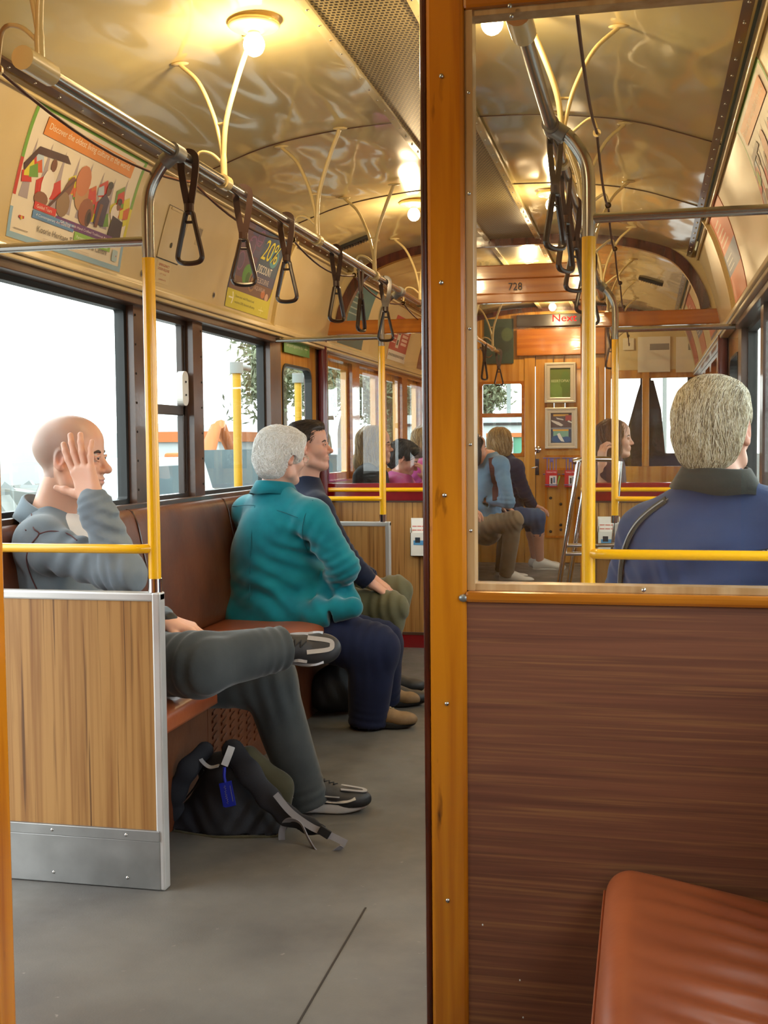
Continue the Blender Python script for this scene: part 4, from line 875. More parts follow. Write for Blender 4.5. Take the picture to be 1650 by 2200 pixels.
# ------------------------------------------------------------------ organic shapes: distance fields meshed with surface nets
def pn(x, y, z):    # cheap smooth pseudo noise
    return (np.sin(x*1.7+1.3*np.sin(y*1.1+.5)+.7*z)+np.sin(y*2.1+1.1*np.sin(z*1.4+x*.6)+1.9)+np.sin(z*1.9+1.2*np.sin(x*1.3+y*.8)+.4))/3
class Vol:
    def __init__(s): s.p = []; s.w = []; s.post = None
    def cap(s, a, b, ra, rb=None, k=.02, sq=None, op='u'):
        if sq is not None: sq = (v3(sq[0])/np.linalg.norm(sq[0]), sq[1])
        s.p.append(('c', v3(a), v3(b), ra, ra if rb is None else rb, k, sq, op)); return s
    def ell(s, c, r, R=None, k=.02, op='u'):
        s.p.append(('e', v3(c), v3(r), np.eye(3) if R is None else R, 0, k, None, op)); return s
    def cut(s, pt, n, k=.004, c=None, rad=None):         # remove what lies on the side n points to (within rad of c)
        n = v3(n); s.p.append(('h', v3(pt), n/np.linalg.norm(n), c, rad, k, None, 'i')); return s
    def fold(s, c, rad, amp, d, lam, wob=1.5): d = v3(d); s.w.append((v3(c), rad, amp, d/np.linalg.norm(d), lam, wob)); return s
    def mesh(s, h, noise=0, nscale=10, pad=.01):
        los, his = [], []
        for q in s.p:
            if q[7] != 'u': continue
            if q[0] == 'c': r = max(q[3], q[4]); los += [np.minimum(q[1], q[2])-r]; his += [np.maximum(q[1], q[2])+r]
            else: r = np.abs(q[3])@q[2]; los += [q[1]-r]; his += [q[1]+r]
        lo = np.min(los, 0)-pad-2*h; hi = np.max(his, 0)+pad+2*h
        n = np.ceil((hi-lo)/h).astype(int)+1; ax = [lo[i]+h*np.arange(n[i]) for i in range(3)]
        D = np.full(tuple(n), .5, np.float32)
        for kind, A, B, ra, rb, k, sq, op in s.p:
            if kind == 'h':
                m = tuple(slice(None) for _ in range(3))
                if ra is not None:
                    m = tuple(slice(max(0, int((ra[i]-rb-lo[i])/h)), max(0, int((ra[i]+rb-lo[i])/h)+1)) for i in range(3))
                X, Y, Z = np.meshgrid(*[ax[i][m[i]] for i in range(3)], indexing='ij', sparse=True)
                d = ((X-A[0])*B[0]+(Y-A[1])*B[1]+(Z-A[2])*B[2]).astype(np.float32)
                if ra is not None: d = np.where((X-ra[0])**2+(Y-ra[1])**2+(Z-ra[2])**2 < rb*rb, d, -1)
                D[m] = np.maximum(D[m], d); continue
            if kind == 'c': r = max(ra, rb)*1.0+k+3*h; l, g = np.minimum(A, B)-r, np.maximum(A, B)+r
            else: e = np.abs(ra)@B+k+3*h; l, g = A-e, A+e
            m = tuple(slice(max(0, int((l[i]-lo[i])/h)), max(0, int((g[i]-lo[i])/h)+2)) for i in range(3))
            X, Y, Z = np.meshgrid(*[ax[i][m[i]].astype(np.float32) for i in range(3)], indexing='ij', sparse=True)
            if 0 in [a.size for a in (X, Y, Z)]: continue
            if kind == 'c':
                px, py, pz = X-A[0], Y-A[1], Z-A[2]; ab = B-A
                if sq is not None:
                    nn, f = v3(sq[0]), sq[1]; dt = px*nn[0]+py*nn[1]+pz*nn[2]; g_ = (1/f-1); px, py, pz = px+dt*nn[0]*g_, py+dt*nn[1]*g_, pz+dt*nn[2]*g_
                    ab = ab+nn*(ab@nn)*g_
                t = np.clip((px*ab[0]+py*ab[1]+pz*ab[2])/(ab@ab+1e-9), 0, 1)
                d = np.sqrt((px-ab[0]*t)**2+(py-ab[1]*t)**2+(pz-ab[2]*t)**2)-(ra+(rb-ra)*t)
                if sq is not None: d = d*min(1, sq[1]*1.3)
            else:
                px, py, pz = X-A[0], Y-A[1], Z-A[2]; q = [(px*ra[0, i]+py*ra[1, i]+pz*ra[2, i]) for i in range(3)]
                k0 = np.sqrt(sum((q[i]/B[i])**2 for i in range(3))); k1 = np.sqrt(sum((q[i]/B[i]**2)**2 for i in range(3)))+1e-9
                d = k0*(k0-1)/k1
            d = d.astype(np.float32); O = D[m]
            if op == 'u': hh = np.maximum(k-np.abs(O-d), 0)/max(k, 1e-6); D[m] = np.minimum(O, d)-hh*hh*k/4
            else: d = -d; hh = np.maximum(k-np.abs(O-d), 0)/max(k, 1e-6); D[m] = np.maximum(O, d)+hh*hh*k/4
        if noise or s.w:
            X, Y, Z = np.meshgrid(*[a.astype(np.float32) for a in ax], indexing='ij', sparse=True)
            if noise: D += noise*pn(X*nscale, Y*nscale, Z*nscale).astype(np.float32)
            for c, rad, amp, d, lam, wob in s.w:
                m = tuple(slice(max(0, int((c[i]-2*rad-lo[i])/h)), max(0, int((c[i]+2*rad-lo[i])/h)+2)) for i in range(3))
                X, Y, Z = np.meshgrid(*[ax[i][m[i]].astype(np.float32) for i in range(3)], indexing='ij', sparse=True)
                if 0 in [a.size for a in (X, Y, Z)]: continue
                g = np.exp(-((X-c[0])**2+(Y-c[1])**2+(Z-c[2])**2)/rad**2); ph = (X*d[0]+Y*d[1]+Z*d[2])*2*PI/lam+wob*pn(X*9, Y*9, Z*9)
                D[m] += (amp*g*np.sin(ph)).astype(np.float32)
        s.D, s.lo, s.h = D, lo, h
        # surface nets
        S = D < 0; nx, ny, nz = D.shape
        cs = np.zeros((nx-1, ny-1, nz-1), np.int8)
        for i in (0, 1):
            for j in (0, 1):
                for k in (0, 1): cs += S[i:nx-1+i, j:ny-1+j, k:nz-1+k]
        act = (cs > 0) & (cs < 8); idx = np.full(act.shape, -1, np.int64); C = np.argwhere(act); idx[act] = np.arange(len(C))
        P_ = np.zeros((len(C), 3)); W_ = np.zeros(len(C))
        for axis in range(3):
            for a in (0, 1):
                for b in (0, 1):
                    o0 = np.zeros(3, int); oth = [q for q in range(3) if q != axis]; o0[oth[0]] = a; o0[oth[1]] = b; o1 = o0.copy(); o1[axis] = 1
                    d0 = D[tuple((C+o0).T)]; d1 = D[tuple((C+o1).T)]; m = (d0 < 0) != (d1 < 0)
                    t = np.where(m, d0/(d0-d1+1e-12), 0); pt = C+o0+np.outer(t, (o1-o0)); P_[m] += pt[m]; W_[m] += 1
        V = lo+h*(P_/W_[:, None]); F = []
        for axis in range(3):
            sh = [slice(None)]*3; s1 = list(sh); s0 = list(sh); s0[axis] = slice(0, -1); s1[axis] = slice(1, None)
            E = S[tuple(s0)] != S[tuple(s1)]; e = np.argwhere(E); sg = S[tuple(s0)][tuple(e.T)]
            oth = [(axis+1) % 3, (axis+2) % 3]; ok = (e[:, oth[0]] > 0) & (e[:, oth[1]] > 0) & (e[:, oth[0]] < D.shape[oth[0]]-1) & (e[:, oth[1]] < D.shape[oth[1]]-1); e = e[ok]; sg = sg[ok]
            q = []
            for a, b in ((0, 0), (1, 0), (1, 1), (0, 1)):
                c = e.copy(); c[:, oth[0]] -= a; c[:, oth[1]] -= b; q.append(idx[tuple(c.T)])
            q = np.array(q).T; q[~sg] = q[~sg][:, ::-1]; F.append(q)
        F = np.concatenate(F); F = F[(F >= 0).all(1)]; s.V, s.F = V, F[:, ::-1]; return s
    def sample(s, p):
        q = (p-s.lo)/s.h; i = np.clip(np.floor(q).astype(int), 0, np.array(s.D.shape)-2); f = np.clip(q-i, 0, 1); r = 0
        for a in (0, 1):
            for b in (0, 1):
                for c in (0, 1): r = r+s.D[i[:, 0]+a, i[:, 1]+b, i[:, 2]+c]*(f[:, 0] if a else 1-f[:, 0])*(f[:, 1] if b else 1-f[:, 1])*(f[:, 2] if c else 1-f[:, 2])
        return r
    def grad(s, p, e=None):
        e = e or s.h; g = np.stack([s.sample(p+e*np.eye(3)[i])-s.sample(p-e*np.eye(3)[i]) for i in range(3)], 1); return g/(np.linalg.norm(g, axis=1)[:, None]+1e-9)
def org(name, vols, mats, parent, color=None, extra=None):
    """one mesh out of one or more meshed volumes; color(V) gives a per vertex tint"""
    Vs, Fs, Ms, k = [], [], [], 0
    for i, v in enumerate(vols): Vs.append(v.V); Fs.append(v.F+k); Ms.append(np.full(len(v.F), getattr(v, 'mi', 0))); k += len(v.V)
    V = np.concatenate(Vs); F = np.concatenate(Fs); M_ = np.concatenate(Ms)
    lo, hi = V.min(0), V.max(0); o = v3(((lo[0]+hi[0])/2, (lo[1]+hi[1])/2, lo[2]))
    me = bpy.data.meshes.new(name); me.vertices.add(len(V)); me.vertices.foreach_set('co', (V-o).ravel())
    me.loops.add(F.size); me.loops.foreach_set('vertex_index', F.ravel()); me.polygons.add(len(F)); me.polygons.foreach_set('loop_start', np.arange(0, F.size, 4)); me.polygons.foreach_set('loop_total', np.full(len(F), 4))
    if isinstance(mats, str): mats = [mats]
    for m in mats: me.materials.append(MATS[m])
    me.polygons.foreach_set('material_index', M_.astype(np.int32)); me.polygons.foreach_set('use_smooth', np.ones(len(F), bool)); me.update(calc_edges=True)
    if color is not None:
        a = me.color_attributes.new('tint', 'FLOAT_COLOR', 'POINT'); c = np.ones((len(V), 4)); c[:, :3] = color(V); a.data.foreach_set('color', c.ravel())
    ob = bpy.data.objects.new(name, me); COL.objects.link(ob); off = v3(parent['_w']) if parent is not None else v3((0, 0, 0))
    ob.location = tuple(o-off); ob['_w'] = [float(q) for q in o]
    if parent is not None: ob.parent = parent
    return ob
def frameR(yaw, pitch=0, roll=0):     # columns forward, left, up; pitch>0 looks down, roll>0 leans to the right
    y, p, r = [math.radians(a) for a in (yaw, pitch, roll)]
    Rz = np.array([[math.cos(y), -math.sin(y), 0], [math.sin(y), math.cos(y), 0], [0, 0, 1]])
    Ry = np.array([[math.cos(p), 0, math.sin(p)], [0, 1, 0], [-math.sin(p), 0, math.cos(p)]])
    Rx = np.array([[1, 0, 0], [0, math.cos(r), -math.sin(r)], [0, math.sin(r), math.cos(r)]])
    return Rz@Ry@Rx
class Head:
    def __init__(s, o, R, sc=1.0, nose=1.0, jaw=1.0, fat=0): s.o, s.R, s.s, s.nose, s.jaw, s.fat = v3(o), R, sc, nose, jaw, fat
    def w(s, p): return s.o+s.R@(v3(p)*s.s)
    def l(s, V): return ((V-s.o)@s.R)/s.s
    def e(s, v, c, r, k=.02, op='u', R=None): v.ell(s.w(c), v3(r)*s.s, s.R if R is None else s.R@R, k*s.s, op)
    def c(s, v, a, b, ra, rb=None, k=.02, op='u'): v.cap(s.w(a), s.w(b), ra*s.s, (ra if rb is None else rb)*s.s, k*s.s, None, op)
    def build(s, v, detail=True):
        f = s.fat
        s.e(v, (-.014, 0, .030), (.097, .076, .086), .01)
        s.e(v, (.018, 0, .045), (.070, .066, .062), .03)
        s.e(v, (.030, 0, -.035), (.058, .056+f, .074), .03)
        for y in (-1, 1):
            s.c(v, (-.005, y*(.056+f), -.04), (.012, y*(.054+f), -.075), .016, .015, .03)
            s.c(v, (.012, y*(.052+f), -.075), (.066, y*.014, -.104*s.jaw), .015, .014, .028)
            s.e(v, (.058, y*.038, -.030), (.024+f, .024+f, .024), .03)
            s.c(v, (.078, y*.012, .018), (.062, y*.048, .016), .009, .009, .016)
        s.e(v, (.073, 0, -.101*s.jaw), (.019, .022, .016), .02)
        n = s.nose
        for y in (-1, 1): s.e(v, (.098, y*.031, -.002), (.021, .017, .012), .016, 's')
        s.c(v, (.084, 0, .008), (.100*n if n > 1 else .102, 0, -.028), .0075, .0105, .012)
        s.e(v, (.104+.01*(n-1)*8, 0, -.034), (.0125, .011, .010), .010)
        for y in (-1, 1): s.e(v, (.094, y*.013, -.038), (.010, .007, .007), .006)
        for y in (-1, 1): s.e(v, (.098, y*.008, -.045), (.006, .0035, .004), .003, 's')
        s.e(v, (.076, 0, -.065), (.020, .028, .020), .016)
        if detail:
            s.e(v, (.092, 0, -.0605), (.007, .022, .0048), .005); s.e(v, (.0905, 0, -.0705), (.0075, .019, .0055), .005)
            s.e(v, (.101, 0, -.0655), (.010, .022, .0012), .0035, 's')
            for y in (-1, 1):
                s.e(v, (.078, y*.033, .001), (.0105, .0130, .0105), .004)
                for q, r in ((((.0885, .021, .0025), (.0926, .032, .0070), (.0860, .0465, .002)), .0036), (((.0885, .022, -.004), (.0912, .033, -.0088), (.0845, .0455, -.004)), .0026)):
                    for i in (0, 1): s.c(v, (q[i][0], y*q[i][1], q[i][2]), (q[i+1][0], y*q[i+1][1], q[i+1][2]), r, r, .003)
        for y in (-1, 1):
            T = frameR(0, 8, 0)@frameR(-y*-18, 0, 0)
            s.e(v, (-.008, y*(.079+f*.5), -.006), (.0185, .0065, .031), .006, R=T)
            s.e(v, (-.003, y*(.084+f*.5), -.002), (.011, .0050, .019), .004, 's', R=T)
            s.e(v, (-.003, y*(.080+f*.5), -.032), (.009, .006, .009), .005)
            s.e(v, (.004, y*(.080+f*.5), -.010), (.004, .004, .007), .004)
    def eyes(s, parent, iris='iris', white='eye_white'):
        m = MB()
        for y in (-1, 1):
            c = (.0795, y*.0325, .0005); m.ell(s.w(c), v3((.0122, .0125, .0122))*s.s, s.R, n=14, mi=0)
            m.ell(s.w((.0892, y*.0335, .0005)), v3((.0037, .0068, .0068))*s.s, s.R, n=12, mi=1)
        return m.build('eyes', [white, iris], parent)
    def brows(s, parent, m, th=1.0):
        b = MB()
        for y in (-1, 1):
            pts = smooth_path([s.w(p) for p in ((.0895, y*.014, .0155), (.0875, y*.03, .019), (.076, y*.05, .012))], 4); b.tube(pts, [.0018*s.s*th+.0022*s.s*th*math.sin(PI*min(1, i/len(pts)+.15)) for i in range(len(pts))], 6)
        return b.build('eyebrows', m, parent)
    def glasses(s, parent, m='silver'):
        b = MB()
        for y in (-1, 1):
            b.tube([s.w((.104, y*.035+.021*math.cos(t), -.004+.016*math.sin(t))) for t in np.linspace(0, 2*PI, 17)], .0013, 6)
            b.tube([s.w((.103, y*.056, 0)), s.w((.06, y*.082, .004)), s.w((0, y*.085, .006))], .0014, 6)
        b.tube([s.w((.105, -.014, 0)), s.w((.107, 0, .003)), s.w((.105, .014, 0))], .0013, 6)
        return b.build('glasses', m, parent)
def skincolor(h, base, scalp=None, lip=(.62, .26, .22)):
    base = v3(lin(base)[:3])
    def f(V):
        C = np.tile(base, (len(V), 1)); L = h.l(V); x, y, z = L.T; inh = (np.abs(x) < .16) & (np.abs(y) < .11) & (np.abs(z) < .14)
        def blend(m, col): C[:] = C*(1-m[:, None])+v3(col)*m[:, None]
        g = lambda c, r: np.exp(-(((x-c[0])/r[0])**2+((np.abs(y)-c[1])/r[1])**2+((z-c[2])/r[2])**2))*inh
        red = base*v3((1.02, .60, .52))
        blend(.55*g((-.006, .082, -.01), (.02, .012, .03)), red); blend(.55*g((.105, 0, -.034), (.016, .014, .014)), red); blend(.30*g((.07, .04, -.03), (.03, .02, .025)), red)
        lp = g((.096, 0, -.066), (.016, .019, .0085)); blend(np.clip(lp*1.6-.3, 0, .85), lip)
        if scalp is not None:
            t = 1/(1+np.exp(-((z-.028)-(x-.03)*.75)/.006)); t = t*(1/(1+np.exp((x-.068+.25*np.maximum(z-.06, 0))/.008)))*inh; t2 = np.maximum(t, (x < -.03)*(z > -.06)*inh*1.0); blend(np.clip(t2*.6, 0, 1), v3(lin(scalp)[:3]))
            b = g((.055, .03, -.085), (.045, .035, .035)); blend(.22*b, v3(lin(scalp)[:3]))
        blend(.12*np.clip(pn(V[:, 0]*60, V[:, 1]*60, V[:, 2]*60), 0, 1)*1.0, red)
        return C
    return f
def hand(v, W, d, n, t, curl=((.2, .3, .2),)*4, thumb=(.7, .8, .25), s=1.0, spread=.08, th_curl=.3):
    W, d, n, t = map(v3, (W, d, n, t)); d /= np.linalg.norm(d); n = n-d*(n@d); n /= np.linalg.norm(n); t = t-d*(t@d)-n*(t@n); t /= np.linalg.norm(t)
    K = [(.088, .029), (.092, .0095), (.087, -.0095), (.078, -.0275)]; L = [(.042, .026, .021), (.046, .029, .022), (.043, .027, .021), (.033, .021, .019)]
    v.cap(W-d*.03*s, W+d*.01*s, .025*s, .025*s, .01, (n, .78))
    for i in range(4):
        k = W+(d*K[i][0]+t*K[i][1])*s; v.cap(W+(d*.008+t*(.018-.012*i))*s, k, .0145*s, .0105*s, .016*s)
        r = .0092*s*(.9 if i == 3 else 1); sp = spread*(1.3-i*.95); p = k; a = 0
        for j in range(3):
            a += curl[i][j]; dd = (d*math.cos(a)+n*math.sin(a))+t*sp*math.cos(a); dd /= np.linalg.norm(dd)
            q = p+dd*L[i][j]*s; v.cap(p, q, r*(1-.06*j), r*(.95-.07*j), .004*s); p = q
    b = W+(d*.018+t*.020+n*.006)*s; v.cap(W+(d*.012+t*.010+n*.004)*s, W+(d*.045+t*.026+n*.006)*s, .017*s, .014*s, .016*s)
    dd = d*thumb[0]+t*thumb[1]+n*thumb[2]; dd /= np.linalg.norm(dd); p = b
    for j, l in enumerate((.040, .032, .026)):
        q = p+dd*l*s; v.cap(p, q, (.0135, .0108, .0098)[j]*s, (.0112, .0100, .0085)[j]*s, .007*s); p = q
        dd = dd+d*th_curl*.5+n*th_curl*.3; dd /= np.linalg.norm(dd)
def strands(vol, n, steps, step, flow, mats, name, parent, width=.0009, lift=.001, sel=None, seed=1, jit=.25):
    rg = np.random.RandomState(seed); V = vol.V
    if sel is not None: V = V[sel(V)]
    p = V[rg.randint(0, len(V), n)]+rg.randn(n, 3)*vol.h*.5; path = [p.copy()]; j = rg.randn(n, 3)*jit
    for k in range(steps):
        g = vol.grad(p, vol.h*1.5); d = flow(p)+j; d -= g*(d*g).sum(1)[:, None]; d /= np.linalg.norm(d, axis=1)[:, None]+1e-9
        p = p+d*step; g = vol.grad(p, vol.h*1.5); p = p-g*(vol.sample(p)-lift*(1+.8*rg.rand(n)))[:, None]; path.append(p.copy())
    A = np.stack(path, 1); N = steps+1; g = vol.grad(A.reshape(-1, 3), vol.h*1.5).reshape(n, N, 3); T = np.gradient(A, axis=1); T /= np.linalg.norm(T, axis=2)[..., None]+1e-9
    S_ = np.cross(T, g); wd = (width*np.sin(np.linspace(.5, PI-.15, N)))[None, :, None]
    tri = np.stack([A+S_*wd, A-S_*wd, A+g*wd*.9], 2).reshape(-1, 3); base = (np.arange(n)*N*3)[:, None, None]; r = (np.arange(steps)*3)[None, :, None]
    F = []
    for a, b in ((0, 1), (1, 2), (2, 0)): F.append(np.concatenate([base+r+a, base+r+b, base+r+3+b, base+r+3+a], 2).reshape(-1, 4))
    F = np.concatenate(F); class_ = type('q', (), {}); q = class_(); q.V = tri; q.F = F
    mi = rg.randint(0, len(mats), n); o = org(name, [q], mats, parent); m3 = np.tile(np.repeat(mi, steps), 3); o.data.polygons.foreach_set('material_index', m3.astype(np.int32)); return o

def skinmat(n, c): mat(n, 'ffffff', .42, attr='tint', spec=.4, bump=.12, bscale=(160, 160, 160), sss=.12)
skinmat('skin', 'ffffff')
mat('iris', '3a3026', .2, coat=1); mat('eye_white', 'ddd6cf', .25, coat=.6)
mat('brow_dark', '3f3028', .7); mat('brow_grey', '8a8580', .7)
def cloth(n, c, c2, scale=(7, 7, 7), bump=.25, sheen=.25, bs=(500, 500, 500), rough=.85): mat(n, c, rough, col2=c2, vscale=scale, bump=bump, bscale=bs, bdist=.0015, sheen=sheen, spec=.2)
cloth('fleece_grey', '7a858c', '69747d'); cloth('seam_brown', '5c3c3c', '50302f'); cloth('tee_white', 'e4e2de', 'd8d6d2')
cloth('trouser_grey', '44494a', '383e40', bump=.2); cloth('teal', '107c88', '0b6a78', (9, 9, 9), .3, .5); cloth('teal_dark', '0a5c68', '0a5560')
cloth('navy', '1d2440', '181e36', sheen=.1); cloth('navy_knit', '20263c', '1a1f32'); cloth('olive', '6d6a50', '5f5c44'); cloth('blue_jacket', '3a4a72', '304066', sheen=.2)
cloth('collar_dark', '3a3b36', '33342f'); cloth('black_cloth', '1c1d20', '151618', sheen=.1); cloth('pink', 'b84a90', 'a83e82'); cloth('denim', '6f95b4', '5f84a4'); cloth('jeans', '3f5878', '34496a')
cloth('khaki', '8a7a62', '7c6c55'); cloth('plum', '4a3344', '3e2a3a'); cloth('dark_green', '24453c', '1e3a33'); cloth('bag_black', '26282e', '1f2126', sheen=.05, rough=.6); cloth('bag_olive', '4c4834', '403d2c'); cloth('webbing', '8c8c90', '7f7f84', bs=(900, 900, 900))
mat('shoe_black', '25272a', .55, bump=.2, bscale=(300, 300, 300)); mat('shoe_silver', 'a9aaac', .35, metal=.3); mat('shoe_white', 'd0cfca', .5); mat('shoe_tan', '8f7350', .7, col2='7c6242', vscale=(20, 20, 20), bump=.2); mat('sole_black', '1a1a1a', .7); mat('lace_black', '111214', .7); mat('lace_tan', 'a89878', .7); mat('tag_blue', '1c2aa0', .3, coat=.5)
def hairmats(n, *cs):
    o = []
    for i, c in enumerate(cs): mat('%s_%d' % (n, i), c, .42, spec=.4, bump=.2, bscale=(260, 260, 60), col2=c, vscale=(1, 1, 1)); o.append('%s_%d' % (n, i))
    return o
H_WHITE = hairmats('hair_white', 'f4f2ee', 'ffffff', 'e2dfd8'); H_GREY = hairmats('hair_grey', 'b0a180', 'ded6c0', '7e7058', 'c8bd9e'); H_DARK = hairmats('hair_dark', '33261e', '463629', '241b16'); H_BLOND = hairmats('hair_blond', '8f7344', 'b0935c', '6c5230'); H_BLACK = hairmats('hair_black', '282220', '3a3230', '1c1818'); H_BRUN = hairmats('hair_brunette', '5e4030', '7a5438', '442c20'); H_BOB = hairmats('hair_bob', 'a08458', 'c0a678', '7e6440')

def shoe(parent, A, fwd, up, s=1.0, top='shoe_black', trim='shoe_silver', sole='shoe_white', lace='lace_black', h=.004, stripes=True, ankle=None):
    """A = middle of the heel at sole level"""
    A, f, u = v3(A), v3(fwd), v3(up); f /= np.linalg.norm(f); u = u-f*(u@f); u /= np.linalg.norm(u); l = np.cross(u, f)
    w = lambda x, y, z: A+(f*x+l*y+u*z)*s; R = np.stack([f, l, u], 1)
    v = Vol(); E = lambda c, r, k=.03, op='u': v.ell(w(*c), v3(r)*s, R, k*s, op)
    E((.03, 0, .05), (.042, .036, .045)); E((.10, 0, .052), (.075, .038, .042)); E((.20, .0, .038), (.075, .045, .026)); E((.23, 0, .034), (.055, .044, .024)); E((.055, 0, .085), (.042, .034, .03))
    v.cap(w(.07, 0, .085), w(.17, 0, .052), .026*s, .024*s, .03*s, (l, 1.2))
    v.cut(w(0, 0, .018), -u)
    v.mesh(h); sh = org('shoe', [v], top, parent)
    out = [(-.008+.0, 0)]; pts = []
    for t in np.linspace(0, 2*PI, 36, endpoint=False):
        x = .135+.145*math.cos(t); hw = .036+.012*math.exp(-((x-.2)/.06)**2)-.006*math.exp(-((x-.11)/.035)**2); y = hw*(abs(math.sin(t))**.75)*(1 if math.sin(t) > 0 else -1); pts.append((x, y))
    m = MB(); n_ = len(pts)
    ring = lambda sc, z: [w(.135+(x-.135)*sc, y*sc, z+.010*max(0, (x-.2)/.08)**2) for x, y in pts]
    rs = [ring(.94, 0), ring(1.0, .006), ring(1.02, .018), ring(.985, .028), ring(.9, .03)]
    m.add([p for r in rs for p in r], [(i*n_+k, i*n_+(k+1) % n_, (i+1)*n_+(k+1) % n_, (i+1)*n_+k) for i in range(4) for k in range(n_)]+[list(range(n_))[::-1], list(range(4*n_, 5*n_))], 0, True)
    m.build('sole', sole, sh)
    def onsurf(p, lift=.0015):
        p = np.array([p]); 
        for _ in range(4): g = v.grad(p, h*1.2); p = p-g*(v.sample(p)-lift)[:, None]
        return p[0]
    if h <= .006:
        m = MB()
        for i in range(6):
            x = .095+.018*i; a = [onsurf(w(x, y, .12)) for y in (-.02, -.008, .008, .02)]; m.tube(smooth_path(a, 3), .0024*s, 6)
            b = [onsurf(w(x+(.018 if k else 0), y, .12)) for k, y in enumerate((-.018, .018))]; m.tube(b, .0022*s, 6)
        m.tube(smooth_path([onsurf(w(.088, 0, .13), .006), onsurf(w(.08, .02, .12), .012), onsurf(w(.09, .035, .1), .004)], 4), .0022*s, 6)
        m.build('laces', lace, sh)
        if stripes:
            m = MB()
            for sd in (-1, 1):
                for P_ in (((.04, .065), (.08, .05), (.14, .035), (.2, .04), (.245, .06)), ((.03, .045), (.09, .035), (.15, .06), (.19, .07))):
                    m.ribbon(smooth_path([onsurf(w(x, sd*.08, z)) for x, z in P_], 4), .0058*s, .0012*s, u)
            m.ribbon(smooth_path([onsurf(w(x, y, .1)) for x, y in ((.2, -.035), (.262, -.02), (.275, 0), (.262, .02), (.2, .035))], 4), .007*s, .0015*s, u)
            m.build('silver_stripes', trim, sh)
    return sh

